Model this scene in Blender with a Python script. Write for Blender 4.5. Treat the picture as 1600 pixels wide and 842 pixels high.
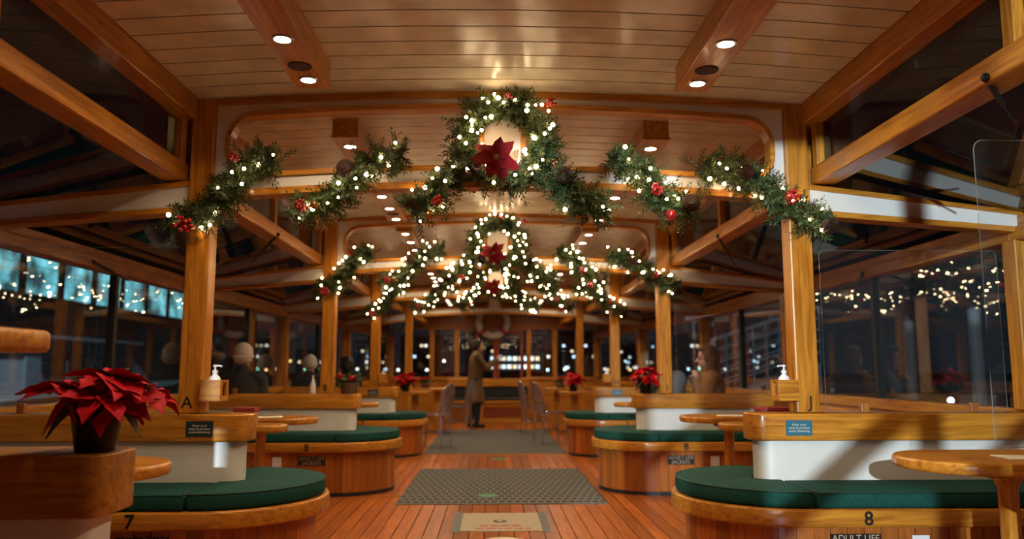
import bpy, bmesh, math, random
from mathutils import Vector, Matrix, Euler
from mathutils.geometry import tessellate_polygon

PI = math.pi
for o in list(bpy.data.objects):
    bpy.data.objects.remove(o)
SC = bpy.context.scene
COL = SC.collection
random.seed(7)

# ------------------------------------------------------------------ camera, world, big lights, exposure
FPX = 1240.0
cam_d = bpy.data.cameras.new('camera')
cam = bpy.data.objects.new('camera', cam_d)
COL.objects.link(cam)
SC.camera = cam
cam_d.sensor_width = 36.0
cam_d.sensor_fit = 'HORIZONTAL'
cam_d.lens = FPX / 1600.0 * 36.0
cam.location = (-0.055, 0.0, 1.08)
cam.rotation_euler = (PI / 2 + math.atan(157 / math.hypot(FPX, 32)), 0, -math.atan(32 / FPX))
cam_d.clip_start = 0.05
cam_d.clip_end = 3000
cam_d.dof.use_dof = True
cam_d.dof.focus_distance = 3.2
cam_d.dof.aperture_fstop = 2.0

w = bpy.data.worlds.new('night')
SC.world = w
w.use_nodes = True
w.node_tree.nodes['Background'].inputs[0].default_value = (0.0085, 0.0105, 0.0135, 1)
w.node_tree.nodes['Background'].inputs[1].default_value = 1.0

SC.view_settings.view_transform = 'Standard'
SC.view_settings.look = 'None'
SC.view_settings.gamma = 1.0
SC.view_settings.use_curve_mapping = False
SC.view_settings.exposure = 0.16
SC.cycles.transparent_max_bounces = 32
SC.cycles.sample_clamp_indirect = 4.0
SC.cycles.use_denoising = True

SPOT_W = 24.0          # each ceiling downlight
BULB_E = 40.0          # emission of one fairy light
WARM = (1.0, 0.70, 0.38)

# a dock floodlight standing astern of the boat, cool white, reaching in through the glazing
def flood(name, loc, target, watts, size, angle, col):
    l = bpy.data.lights.new(name, 'SPOT')
    l.energy = watts
    l.color = col
    l.shadow_soft_size = size
    l.spot_size = math.radians(angle)
    l.spot_blend = 0.3
    o = bpy.data.objects.new(name, l)
    COL.objects.link(o)
    o.location = loc
    o.rotation_euler = (Vector(target) - Vector(loc)).to_track_quat('-Z', 'Y').to_euler()
    return o
flood('dock_flood_light', (-2.5, -8.0, 2.6), (0.6, 4.2, 1.3), 8500, 0.05, 50, (0.80, 0.92, 1.0))
flood('added_quay_fill', (-8.0, 14.0, 9.0), (-18.0, 40.0, 2.0), 2600, 0.5, 100, (0.65, 0.85, 1.0))  # unseen spot added to brighten the moored boat and dock building
flood('added_gangway_fill', (5.0, 6.0, 7.0), (8.0, 24.0, 1.0), 1500, 0.3, 50, (0.8, 0.9, 1.0))  # unseen spot added so the gangway rails stand out brighter

# ------------------------------------------------------------------ materials
MATS = {}
def newmat(key):
    m = bpy.data.materials.new(key)
    m.use_nodes = True
    nt = m.node_tree
    b = nt.nodes['Principled BSDF']
    MATS[key] = m
    return m, nt, b

def wood(kind, axis):
    key = 'wood_%s_%s' % (kind, axis)
    if key in MATS:
        return MATS[key]
    P = {'oak':   ((0.30, 0.096, 0.009), (0.60, 0.250, 0.026), 0.30, 0.15),
         'dim':   ((0.22, 0.075, 0.018), (0.36, 0.13, 0.03), 0.35, 0.3),
         'floor': ((0.24, 0.052, 0.008), (0.52, 0.150, 0.022), 0.30, 0.2),
         'plank': ((0.30, 0.078, 0.010), (0.44, 0.130, 0.018), 0.42, 0.1),
         'red':   ((0.17, 0.035, 0.014), (0.27, 0.06, 0.02), 0.35, 0.3)}[kind]
    m, nt, b = newmat(key)
    tc = nt.nodes.new('ShaderNodeTexCoord')
    mp = nt.nodes.new('ShaderNodeMapping')
    s = {'x': (1.2, 16, 16), 'y': (16, 1.2, 16), 'z': (16, 16, 1.2)}[axis]
    mp.inputs['Scale'].default_value = s
    oi = nt.nodes.new('ShaderNodeObjectInfo')
    ad = nt.nodes.new('ShaderNodeVectorMath'); ad.operation = 'ADD'
    sc_ = nt.nodes.new('ShaderNodeVectorMath'); sc_.operation = 'SCALE'
    cb = nt.nodes.new('ShaderNodeCombineXYZ')
    for i in range(3):
        nt.links.new(oi.outputs['Random'], cb.inputs[i])
    nt.links.new(cb.outputs[0], sc_.inputs[0]); sc_.inputs['Scale'].default_value = 37.0
    nt.links.new(tc.outputs['Object'], mp.inputs['Vector'])
    nt.links.new(mp.outputs[0], ad.inputs[0]); nt.links.new(sc_.outputs[0], ad.inputs[1])
    no = nt.nodes.new('ShaderNodeTexNoise')
    no.inputs['Scale'].default_value = 2.2
    no.inputs['Detail'].default_value = 7
    no.inputs['Roughness'].default_value = 0.62
    no.inputs['Distortion'].default_value = 0.9
    nt.links.new(ad.outputs[0], no.inputs['Vector'])
    rp = nt.nodes.new('ShaderNodeValToRGB')
    rp.color_ramp.elements[0].position = 0.34
    rp.color_ramp.elements[1].position = 0.66
    rp.color_ramp.elements[0].color = (*P[0], 1)
    rp.color_ramp.elements[1].color = (*P[1], 1)
    nt.links.new(no.outputs[0], rp.inputs[0])
    hs = nt.nodes.new('ShaderNodeHueSaturation')
    mr = nt.nodes.new('ShaderNodeMapRange')
    lo, hi = (0.72, 1.28) if kind in ('floor', 'plank') else (0.9, 1.1)
    mr.inputs['To Min'].default_value = lo; mr.inputs['To Max'].default_value = hi
    nt.links.new(oi.outputs['Random'], mr.inputs[0])
    nt.links.new(mr.outputs[0], hs.inputs['Value'])
    nt.links.new(rp.outputs[0], hs.inputs['Color'])
    nt.links.new(hs.outputs[0], b.inputs['Base Color'])
    b.inputs['Roughness'].default_value = P[2]
    b.inputs['Coat Weight'].default_value = P[3]
    b.inputs['Coat Roughness'].default_value = 0.12
    b.inputs['Specular IOR Level'].default_value = 0.36
    bp = nt.nodes.new('ShaderNodeBump')
    bp.inputs['Strength'].default_value = 0.12
    bp.inputs['Distance'].default_value = 0.004
    nt.links.new(no.outputs[0], bp.inputs['Height'])
    nt.links.new(bp.outputs[0], b.inputs['Normal'])
    return m

def plain(key, col, rough=0.5, metal=0.0, coat=0.0, vary=0.0, nscale=30, bump=0.0, spec=0.5):
    if key in MATS:
        return MATS[key]
    m, nt, b = newmat(key)
    b.inputs['Base Color'].default_value = (*col, 1)
    b.inputs['Roughness'].default_value = rough
    b.inputs['Metallic'].default_value = metal
    b.inputs['Coat Weight'].default_value = coat
    b.inputs['Specular IOR Level'].default_value = spec
    if vary or bump:
        tc = nt.nodes.new('ShaderNodeTexCoord')
        no = nt.nodes.new('ShaderNodeTexNoise')
        no.inputs['Scale'].default_value = nscale
        no.inputs['Detail'].default_value = 5
        nt.links.new(tc.outputs['Object'], no.inputs['Vector'])
        if vary:
            rp = nt.nodes.new('ShaderNodeValToRGB')
            rp.color_ramp.elements[0].position = 0.3
            rp.color_ramp.elements[1].position = 0.7
            rp.color_ramp.elements[0].color = (*[c * (1 - vary) for c in col], 1)
            rp.color_ramp.elements[1].color = (*[min(1, c * (1 + vary)) for c in col], 1)
            nt.links.new(no.outputs[0], rp.inputs[0])
            nt.links.new(rp.outputs[0], b.inputs['Base Color'])
        if bump:
            bp = nt.nodes.new('ShaderNodeBump')
            bp.inputs['Strength'].default_value = bump
            bp.inputs['Distance'].default_value = 0.003
            nt.links.new(no.outputs[0], bp.inputs['Height'])
            nt.links.new(bp.outputs[0], b.inputs['Normal'])
    return m

def emit(key, col, strength):
    if key in MATS:
        return MATS[key]
    m, nt, b = newmat(key)
    b.inputs['Base Color'].default_value = (0.02, 0.02, 0.02, 1)
    b.inputs['Emission Color'].default_value = (*col, 1)
    b.inputs['Emission Strength'].default_value = strength
    return m

def clear_pane(key, tint, f0=0.05, rough=0.0, haze=0.0):
    """thin clear sheet: what is behind it, plus a Schlick reflection of the room"""
    if key in MATS:
        return MATS[key]
    m, nt, b = newmat(key)
    out = nt.nodes['Material Output']
    tr = nt.nodes.new('ShaderNodeBsdfTransparent'); tr.inputs[0].default_value = (*tint, 1)
    gl = nt.nodes.new('ShaderNodeBsdfGlossy'); gl.inputs['Roughness'].default_value = rough
    gl.inputs[0].default_value = (1, 1, 1, 1)
    ge = nt.nodes.new('ShaderNodeNewGeometry')
    dt = nt.nodes.new('ShaderNodeVectorMath'); dt.operation = 'DOT_PRODUCT'
    nt.links.new(ge.outputs['Normal'], dt.inputs[0]); nt.links.new(ge.outputs['Incoming'], dt.inputs[1])
    def mth(op, a, bv=None):
        n = nt.nodes.new('ShaderNodeMath'); n.operation = op
        for i, v in enumerate((a, bv)):
            if v is None: continue
            if isinstance(v, (int, float)): n.inputs[i].default_value = v
            else: nt.links.new(v, n.inputs[i])
        return n.outputs[0]
    c = mth('ABSOLUTE', dt.outputs['Value'])
    k = mth('POWER', mth('SUBTRACT', 1.0, c), 5.0)
    f = mth('ADD', mth('MULTIPLY', k, 1 - f0), f0)
    mx = nt.nodes.new('ShaderNodeMixShader')
    nt.links.new(f, mx.inputs[0]); nt.links.new(tr.outputs[0], mx.inputs[1]); nt.links.new(gl.outputs[0], mx.inputs[2])
    last = mx
    if haze:
        df = nt.nodes.new('ShaderNodeBsdfDiffuse'); df.inputs[0].default_value = (0.6, 0.62, 0.65, 1)
        m2 = nt.nodes.new('ShaderNodeMixShader'); m2.inputs[0].default_value = haze
        nt.links.new(mx.outputs[0], m2.inputs[1]); nt.links.new(df.outputs[0], m2.inputs[2])
        last = m2
    nt.links.new(last.outputs[0], out.inputs['Surface'])
    nt.nodes.remove(b)
    return m

WHITE = plain('white_paint', (0.70, 0.66, 0.60), 0.42, vary=0.05, nscale=6, coat=0.1)
CEIL = plain('ceiling_paint', (0.62, 0.56, 0.43), 0.27, vary=0.16, nscale=7, coat=0.0, bump=0.10)
GREEN = plain('green_fabric', (0.006, 0.056, 0.043), 0.85, vary=0.22, nscale=90, bump=0.25, spec=0.2)
PIPING = plain('green_piping', (0.004, 0.03, 0.022), 0.7)
BLACK = plain('black_metal', (0.012, 0.012, 0.013), 0.45)
DARKGAP = plain('dark_backing', (0.02, 0.012, 0.008), 0.9)
GLASS = clear_pane('window_glass', (0.86, 0.90, 0.92), 0.085)
ROOFGLASS = clear_pane('tinted_roof_glass', (0.30, 0.33, 0.36), 0.06)
ACRYLIC = clear_pane('acrylic_sheet', (0.97, 0.98, 0.98), 0.02, haze=0.006)
CRYSTAL = plain('clear_polycarbonate', (0.60, 0.53, 0.57), 0.06)
CRYSTAL.node_tree.nodes['Principled BSDF'].inputs['Transmission Weight'].default_value = 0.86
CRYSTAL.node_tree.nodes['Principled BSDF'].inputs['IOR'].default_value = 1.49
PINE = plain('pine_needle', (0.046, 0.074, 0.016), 0.6, vary=0.55, nscale=25)
TWIG = plain('twig_bark', (0.06, 0.035, 0.018), 0.8)
BULB = emit('fairy_light', WARM, BULB_E)
BERRY = plain('berry_red', (0.42, 0.012, 0.014), 0.25, coat=0.5)
CONE = plain('pine_cone_brown', (0.045, 0.016, 0.007), 0.7, vary=0.4, nscale=60)
BRACT = plain('poinsettia_red', (0.50, 0.003, 0.012), 0.6, vary=0.25, nscale=25, bump=0.2, spec=0.12)
SILK = plain('silk_red', (0.30, 0.006, 0.014), 0.6, vary=0.25, nscale=25, spec=0.3)
LEAF = plain('leaf_green', (0.014, 0.030, 0.012), 0.55, vary=0.3, nscale=20)
POTBLACK = plain('pot_black', (0.005, 0.005, 0.006), 0.4, spec=0.3)
SOIL = plain('soil', (0.02, 0.013, 0.008), 0.95)
LENS = emit('downlight_lens', (1.0, 0.86, 0.68), 22.0)
CHROME = plain('brushed_metal', (0.6, 0.58, 0.55), 0.3, metal=1.0)
PAPER = plain('paper', (0.72, 0.66, 0.52), 0.8)
BOTTLE = plain('white_plastic', (0.75, 0.74, 0.72), 0.35)

# ------------------------------------------------------------------ helpers
def setp(o, label=None, cat=None, group=None, kind=None):
    if label: o['label'] = label
    if cat: o['category'] = cat
    if group: o['group'] = group
    if kind: o['kind'] = kind
    return o

def thing(name, label, cat, loc=(0, 0, 0), rz=0.0, group=None, kind=None):
    o = bpy.data.objects.new(name, None)
    o.empty_display_size = 0.05
    COL.objects.link(o)
    o.location = loc
    o.rotation_euler = (0, 0, rz)
    return setp(o, label, cat, group, kind)

def link(name, me, parent=None, loc=(0, 0, 0), rot=(0, 0, 0), scale=(1, 1, 1)):
    o = bpy.data.objects.new(name, me)
    COL.objects.link(o)
    o.location = loc
    o.rotation_euler = rot
    o.scale = scale
    if parent is not None:
        o.parent = parent
    return o

class MB:
    def __init__(s):
        s.v = []; s.f = []
    def add(s, vs, fs):
        k = len(s.v)
        s.v += [tuple(v) for v in vs]
        s.f += [tuple(i + k for i in f) for f in fs]
        return s
    def box(s, x0, x1, y0, y1, z0, z1):
        return s.add([(x0, y0, z0), (x1, y0, z0), (x1, y1, z0), (x0, y1, z0), (x0, y0, z1), (x1, y0, z1), (x1, y1, z1), (x0, y1, z1)],
                     [(0, 3, 2, 1), (4, 5, 6, 7), (0, 1, 5, 4), (1, 2, 6, 5), (2, 3, 7, 6), (3, 0, 4, 7)])
    def hexa(s, a, b):
        """two quads a (4 pts) and b (4 pts) joined"""
        return s.add(list(a) + list(b), [(0, 3, 2, 1), (4, 5, 6, 7), (0, 1, 5, 4), (1, 2, 6, 5), (2, 3, 7, 6), (3, 0, 4, 7)])
    def extrude(s, poly, z0, z1):
        n = len(poly)
        vs = [(p[0], p[1], z0) for p in poly] + [(p[0], p[1], z1) for p in poly]
        fs = [tuple(reversed(range(n))), tuple(range(n, 2 * n))]
        fs += [(i, (i + 1) % n, n + (i + 1) % n, n + i) for i in range(n)]
        return s.add(vs, fs)
    def plate_xz(s, outer, holes, y0, y1):
        """a flat board in the xz plane with holes"""
        loops = [outer] + list(holes)
        pts = [p for l in loops for p in l]
        tris = tessellate_polygon([[Vector((p[0], p[1], 0)) for p in l] for l in loops])
        n = len(pts)
        vs = [(p[0], y0, p[1]) for p in pts] + [(p[0], y1, p[1]) for p in pts]
        fs = [tuple(t) for t in tris] + [tuple(i + n for i in reversed(t)) for t in tris]
        k = 0
        for l in loops:
            m = len(l)
            fs += [(k + i, k + (i + 1) % m, n + k + (i + 1) % m, n + k + i) for i in range(m)]
            k += m
        return s.add(vs, fs)
    def tube(s, path, r, n=8, cap=True):
        path = [Vector(p) for p in path]
        rs = r if isinstance(r, (list, tuple)) else [r] * len(path)
        rings = []
        up = Vector((0, 0, 1))
        for i, p in enumerate(path):
            d = (path[min(i + 1, len(path) - 1)] - path[max(i - 1, 0)])
            if d.length < 1e-9: d = Vector((0, 0, 1))
            d.normalize()
            a = d.cross(up)
            if a.length < 1e-3: a = d.cross(Vector((1, 0, 0)))
            a.normalize(); b = d.cross(a)
            rings.append([p + (a * math.cos(2 * PI * j / n) + b * math.sin(2 * PI * j / n)) * rs[i] for j in range(n)])
        vs = [v for rg in rings for v in rg]
        fs = []
        for i in range(len(path) - 1):
            for j in range(n):
                fs.append((i * n + j, i * n + (j + 1) % n, (i + 1) * n + (j + 1) % n, (i + 1) * n + j))
        if cap:
            fs.append(tuple(reversed(range(n)))); fs.append(tuple(range((len(path) - 1) * n, len(path) * n)))
        return s.add(vs, fs)
    def lathe(s, prof, n=20, c=(0, 0, 0), axis='z'):
        vs = []; fs = []
        for (r, z) in prof:
            for j in range(n):
                a = 2 * PI * j / n
                q = (r * math.cos(a), r * math.sin(a), z)
                if axis == 'y': q = (q[0], q[2], q[1])
                if axis == 'x': q = (q[2], q[0], q[1])
                vs.append((q[0] + c[0], q[1] + c[1], q[2] + c[2]))
        m = len(prof)
        for i in range(m - 1):
            for j in range(n):
                fs.append((i * n + j, i * n + (j + 1) % n, (i + 1) * n + (j + 1) % n, (i + 1) * n + j))
        if prof[0][0] > 1e-6: fs.append(tuple(reversed(range(n))))
        if prof[-1][0] > 1e-6: fs.append(tuple(range((m - 1) * n, m * n)))
        return s.add(vs, fs)
    def ball(s, c, r, n=10, m=7):
        rr = r if isinstance(r, (tuple, list)) else (r, r, r)
        prof = []
        vs = []; fs = []
        for i in range(m + 1):
            t = PI * i / m
            for j in range(n):
                a = 2 * PI * j / n
                vs.append((c[0] + rr[0] * math.sin(t) * math.cos(a), c[1] + rr[1] * math.sin(t) * math.sin(a), c[2] - rr[2] * math.cos(t)))
        for i in range(m):
            for j in range(n):
                fs.append((i * n + j, i * n + (j + 1) % n, (i + 1) * n + (j + 1) % n, (i + 1) * n + j))
        return s.add(vs, fs)
    def capsule(s, p0, r0, p1, r1, n=10):
        p0 = Vector(p0); p1 = Vector(p1); d = (p1 - p0)
        L = d.length; d = d / L if L > 1e-6 else Vector((0, 0, 1))
        pts = []; rs = []
        for t in (90, 70, 45, 20): pts.append(p0 - d * r0 * math.sin(math.radians(t))); rs.append(max(1e-4, r0 * math.cos(math.radians(t))))
        for k in range(5): pts.append(p0.lerp(p1, k / 4)); rs.append(r0 + (r1 - r0) * k / 4)
        for t in (20, 45, 70, 90): pts.append(p1 + d * r1 * math.sin(math.radians(t))); rs.append(max(1e-4, r1 * math.cos(math.radians(t))))
        return s.tube(pts, rs, n)
    def mirror_x(s):
        s.v = [(-x, y, z) for (x, y, z) in s.v]
        s.f = [tuple(reversed(f)) for f in s.f]
        return s
    def mesh(s, name, mat, bevel=0.0, seg=2, smooth=False, off=(0, 0, 0), auto=None):
        me = bpy.data.meshes.new(name)
        vs = [(v[0] - off[0], v[1] - off[1], v[2] - off[2]) for v in s.v] if any(off) else s.v
        me.from_pydata(vs, [], s.f)
        bm = bmesh.new(); bm.from_mesh(me)
        bmesh.ops.remove_doubles(bm, verts=bm.verts, dist=1e-6)
        bmesh.ops.recalc_face_normals(bm, faces=bm.faces)
        if bevel:
            es = [e for e in bm.edges if len(e.link_faces) == 2 and e.calc_face_angle(0) > math.radians(35)]
            bmesh.ops.bevel(bm, geom=es, offset=bevel, segments=seg, profile=0.5, affect='EDGES', clamp_overlap=True)
        bm.to_mesh(me); bm.free()
        if smooth:
            me.polygons.foreach_set('use_smooth', [True] * len(me.polygons))
            me.set_sharp_from_angle(angle=math.radians(50))
        me.materials.append(mat)
        return me
    def build(s, name, mat, parent=None, local=False, **kw):
        off = (0, 0, 0)
        if parent is not None and not local:
            p = parent
            off = Vector((0, 0, 0))
            while p is not None:
                off = off + p.location; p = p.parent
        return link(name, s.mesh(name, mat, off=tuple(off), **kw), parent)

def text_mesh(body, size, mat, align='CENTER', extrude=0.0006):
    cu = bpy.data.curves.new('lettering', 'FONT')
    cu.body = body; cu.size = size; cu.align_x = align; cu.align_y = 'CENTER'; cu.extrude = extrude
    cu.space_line = 0.95; cu.resolution_u = 3
    cu.offset = size * (0.022 if len(body) == 1 and body.isdigit() else 0.006)
    tmp = bpy.data.objects.new('lettering_source', cu)
    COL.objects.link(tmp)
    dg = bpy.context.evaluated_depsgraph_get()
    me = bpy.data.meshes.new_from_object(tmp.evaluated_get(dg))
    bpy.data.objects.remove(tmp); bpy.data.curves.remove(cu)
    me.materials.clear(); me.materials.append(mat)
    return me
TXT = {}
def lettering(body, size, mat, parent, loc, rot=(PI / 2, 0, 0)):
    k = (body, size, mat.name)
    if k not in TXT: TXT[k] = text_mesh(body, size, mat)
    return link('lettering', TXT[k], parent, loc, rot)

def evaluated_mesh(o):
    dg = bpy.context.evaluated_depsgraph_get()
    return bpy.data.meshes.new_from_object(o.evaluated_get(dg))

def fuse(mb, name, mat, voxel=0.008, smooth=3):
    """one continuous surface out of overlapping closed volumes"""
    me = mb.mesh(name, mat)
    o = bpy.data.objects.new(name, me); COL.objects.link(o)
    r = o.modifiers.new('r', 'REMESH'); r.mode = 'VOXEL'; r.voxel_size = voxel
    sm = o.modifiers.new('s', 'SMOOTH'); sm.iterations = smooth; sm.factor = 0.5
    out = evaluated_mesh(o)
    out.name = name
    bpy.data.objects.remove(o)
    out.polygons.foreach_set('use_smooth', [True] * len(out.polygons))
    out.materials.clear(); out.materials.append(mat)
    return out

# ------------------------------------------------------------------ layout numbers
FR = [4.15, 7.5, 10.5, 13.7]          # the roof frames along the boat
YN, YE = -1.2, 17.4                   # near end of what is built, forward bulkhead
POSTX, OUTX = 1.575, 2.79
def taper(y, a, b, c):                # half breadth at y: a until frame 3, b at frame 4, c at the bulkhead
    if y <= 10.5: return a
    if y <= 13.7: return a + (b - a) * (y - 10.5) / 3.2
    return b + (c - b) * (y - 13.7) / 3.7
def hw(y): return taper(y, POSTX, 1.47, 1.36)
def ow(y): return taper(y, OUTX, 2.55, 2.25)
CZ, CR = 2.50, 0.062
def cz(x, h=1.6): return CZ + CR * (1 - (x / h) ** 2)
SIDE = {-1: 'port', 1: 'starboard'}
SPH = {-1: 'on the poinsettia side', 1: 'on the side away from the big poinsettia'}

# ------------------------------------------------------------------ floor
fl = thing('floor', 'reddish varnished plank cabin floor', None, kind='structure')
MB().box(-3.0, 3.0, YN, 17.6, -0.12, -0.022).build('subfloor', DARKGAP, fl)
fw_ = wood('floor', 'y')
pw = 0.1005
for i in range(-28, 28):
    x0 = i * pw
    MB().box(x0 + 0.003, x0 + pw - 0.003, YN, 17.5, -0.022, 0.0).build('plank', fw_, fl)

# ------------------------------------------------------------------ ceiling
ce = thing('ceiling', 'cambered cream painted board ceiling', None, kind='structure')
def camber_strip(mb, y0, y1, t0, t1, n=8):
    """a cross board following the camber, t0/t1 its lower and upper height above the camber line"""
    vs = []
    for y in (y0, y1):
        h = hw((y0 + y1) / 2) + 0.03
        for t in (t0, t1):
            for k in range(n + 1):
                x = -h + 2 * h * k / n
                vs.append((x, y, cz(x) + t))
    m = n + 1
    fs = []
    for k in range(n):
        fs += [(k, k + 1, 2 * m + k + 1, 2 * m + k), (m + k, 3 * m + k, 3 * m + k + 1, m + k + 1),
               (k, m + k, m + k + 1, k + 1), (2 * m + k, 2 * m + k + 1, 3 * m + k + 1, 3 * m + k)]
    fs += [(0, 2 * m, 3 * m, m), (n, m + n, 3 * m + n, 2 * m + n)]
    mb.add(vs, fs)
mb = MB(); camber_strip(mb, YN, 17.5, 0.016, 0.08); mb.build('deckhead', DARKGAP, ce)
mb = MB(); camber_strip(mb, YN, 1.55, 0.0, 0.015); mb.build('deckhead_lining', CEIL, ce)
y = 1.555
while y < 17.3:
    mb = MB(); camber_strip(mb, y, y + 0.1485, 0.0, 0.015)
    mb.build('plank', CEIL, ce, smooth=True)
    y += 0.158

# ------------------------------------------------------------------ fore and aft beams, clerestory and sloping roof glass, outer headers, sills, walls
OX, OY, OZ = wood('oak', 'x'), wood('oak', 'y'), wood('oak', 'z')
YS = [YN] + FR + [YE]
BAYN = ['aftmost bay nearest the camera', 'second bay', 'third bay', 'fourth bay', 'foremost bay']
wn = 0; bn = 0
def lbar(mb, s, y0, y1, f, xi, xo, z0, z1):
    """a fore and aft bar between breadth offsets xi..xo from the half breadth function f"""
    a, b = f(y0), f(y1)
    mb.hexa([(s * (a + xi), y0, z0), (s * (a + xo), y0, z0), (s * (a + xo), y0, z1), (s * (a + xi), y0, z1)],
            [(s * (b + xi), y1, z0), (s * (b + xo), y1, z0), (s * (b + xo), y1, z1), (s * (b + xi), y1, z1)])
for s in (-1, 1):
    sd = SIDE[s]
    up = thing('beam_upper_%s' % ('left' if s < 0 else 'right'), 'varnished beam along the ceiling edge, %s' % SPH[s], None, kind='structure')
    lo = thing('beam_lower_%s' % ('left' if s < 0 else 'right'), 'varnished beam under the clerestory glass, %s' % SPH[s], None, kind='structure')
    he = thing('trim_header_%s' % ('left' if s < 0 else 'right'), 'orange wooden header over the side windows, %s' % SPH[s], None, kind='structure')
    si = thing('sill_%s' % ('left' if s < 0 else 'right'), 'orange wooden sill under the side windows, %s' % SPH[s], None, kind='structure')
    wa = thing('wall_%s' % ('left' if s < 0 else 'right'), 'low side wall of the cabin, %s' % SPH[s], None, kind='structure')
    for b in range(len(YS) - 1):
        y0, y1 = YS[b], YS[b + 1]
        e0 = 0.062 if b > 0 else 0.0
        e1 = 0.062 if b < 4 else 0.0
        m = MB(); lbar(m, s, y0, y1, hw, 0.035, 0.16, 2.385, 2.52); m.build('beam_length', OY, up, bevel=0.006)
        m = MB(); lbar(m, s, y0, y1, hw, 0.085, 0.215, 2.065, 2.16); m.build('beam_length', OY, lo, bevel=0.012)
        m = MB(); lbar(m, s, y0, y1, ow, -0.06, 0.06, 1.765, 1.84); m.build('header_board', OY, he, bevel=0.005)
        m = MB(); lbar(m, s, y0, y1, ow, -0.035, 0.06, 1.842, 1.90); m.build('header_cap', OY, he, bevel=0.005)
        m = MB(); lbar(m, s, y0, y1, ow, -0.05, 0.06, 0.80, 0.875); m.build('sill_board', OY, si, bevel=0.006)
        m = MB(); lbar(m, s, y0, y1, ow, -0.02, 0.06, 0.70, 0.798); m.build('sill_apron', OY, si, bevel=0.004)
        m = MB(); lbar(m, s, y0, y1, ow, -0.005, 0.08, 0.0, 0.70); m.build('wall_panel', WHITE, wa)
        # clerestory window
        wn += 1
        wi = thing('window_%d' % wn, 'dark clerestory window in the %s, %s' % (BAYN[b], SPH[s]), None, kind='structure')
        m = MB(); lbar(m, s, y0, y1, hw, 0.125, 0.131, 2.155, 2.39); m.build('pane', ROOFGLASS, wi)
        for yy in ([y0 + 0.05, (y0 + y1) / 2, y1 - 0.11] if b else [y1 - 1.70, y1 - 0.11]):
            m = MB(); lbar(m, s, yy, yy + 0.06, hw, 0.085, 0.165, 2.15, 2.39); m.build('stile', OZ, wi, bevel=0.004)
        # sloping roof glass over the side seats
        wn += 1
        wi = thing('window_%d' % wn, 'sloping roof glass of the %s, %s' % (BAYN[b], SPH[s]), None, kind='structure')
        a0, a1 = hw(y0) + 0.2, hw(y1) + 0.2
        c0, c1 = ow(y0) + 0.05, ow(y1) + 0.05
        m = MB().hexa([(s * a0, y0, 2.10), (s * c0, y0, 1.905), (s * c1, y1, 1.905), (s * a1, y1, 2.10)],
                      [(s * a0, y0, 2.106), (s * c0, y0, 1.911), (s * c1, y1, 1.911), (s * a1, y1, 2.106)])
        m.build('pane', ROOFGLASS, wi)
        # side window
        wn += 1
        wi = thing('window_%d' % wn, 'tall side window of the %s, %s' % (BAYN[b], SPH[s]), None, kind='structure')
        ym = (y0 + y1) / 2 if b else 2.45
        for (p0, p1) in ((y0, ym), (ym, y1)):
            m = MB(); lbar(m, s, p0 + 0.005, p1 - 0.005, ow, 0.012, 0.018, 0.872, 1.77); m.build('pane', GLASS, wi)
        m = MB(); lbar(m, s, ym - 0.022, ym + 0.022, ow, -0.012, 0.04, 0.872, 1.77); m.build('mullion', BLACK, wi)
        if b < 4:
            m = MB(); lbar(m, s, y1 - 0.055, y1 + 0.055, ow, -0.07, 0.05, 0.872, 1.77); m.build('jamb', OZ, wi, bevel=0.006)

# ------------------------------------------------------------------ roof frames: posts, arched board, sloping ribs
def opening(x0, x1, side):
    """outline (x, z) of one rounded opening between x0 and x1 (positive x), mirrored for side -1"""
    ro, ri, H = 0.135, 0.035, 0.325
    pts = []
    def arc(cx, cy, r, a0, a1, n):
        for k in range(n + 1):
            a = math.radians(a0 + (a1 - a0) * k / n)
            pts.append((cx + r * math.cos(a), cy + r * math.sin(a)))
    arc(x0 + ri, ri, ri, 180, 270, 3)
    for k in range(1, 8): pts.append((x0 + ri + (x1 - ro - x0 - ri) * k / 8, 0))
    arc(x1 - ro, ro, ro, 270, 360, 7)
    arc(x1 - ro, H - ro, ro, 0, 90, 7)
    for k in range(1, 8): pts.append((x1 - ro - (x1 - ro - x0 - ri) * k / 8, H))
    arc(x0 + ri, H - ri, ri, 90, 180, 3)
    out = [(side * x, z + 2.085 + 0.066 * (1 - (x / 1.5) ** 2)) for x, z in pts]
    return out if side > 0 else list(reversed(out))
def offset(loop, d):
    n = len(loop); out = []
    for i in range(n):
        a = Vector(loop[i - 1]); b = Vector(loop[(i + 1) % n])
        t = (b - a).normalized()
        out.append((loop[i][0] + t.y * d, loop[i][1] - t.x * d))
    return out
FRN = ['nearest wreath frame', 'second wreath frame', 'third wreath frame', 'bare fourth frame']
LET = {(-1, 0): 'A', (1, 0): 'J', (-1, 1): 'B', (1, 1): 'I', (-1, 2): 'C', (1, 2): 'H'}
INK = plain('black_lettering', (0.006, 0.005, 0.004), 0.5)
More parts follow.
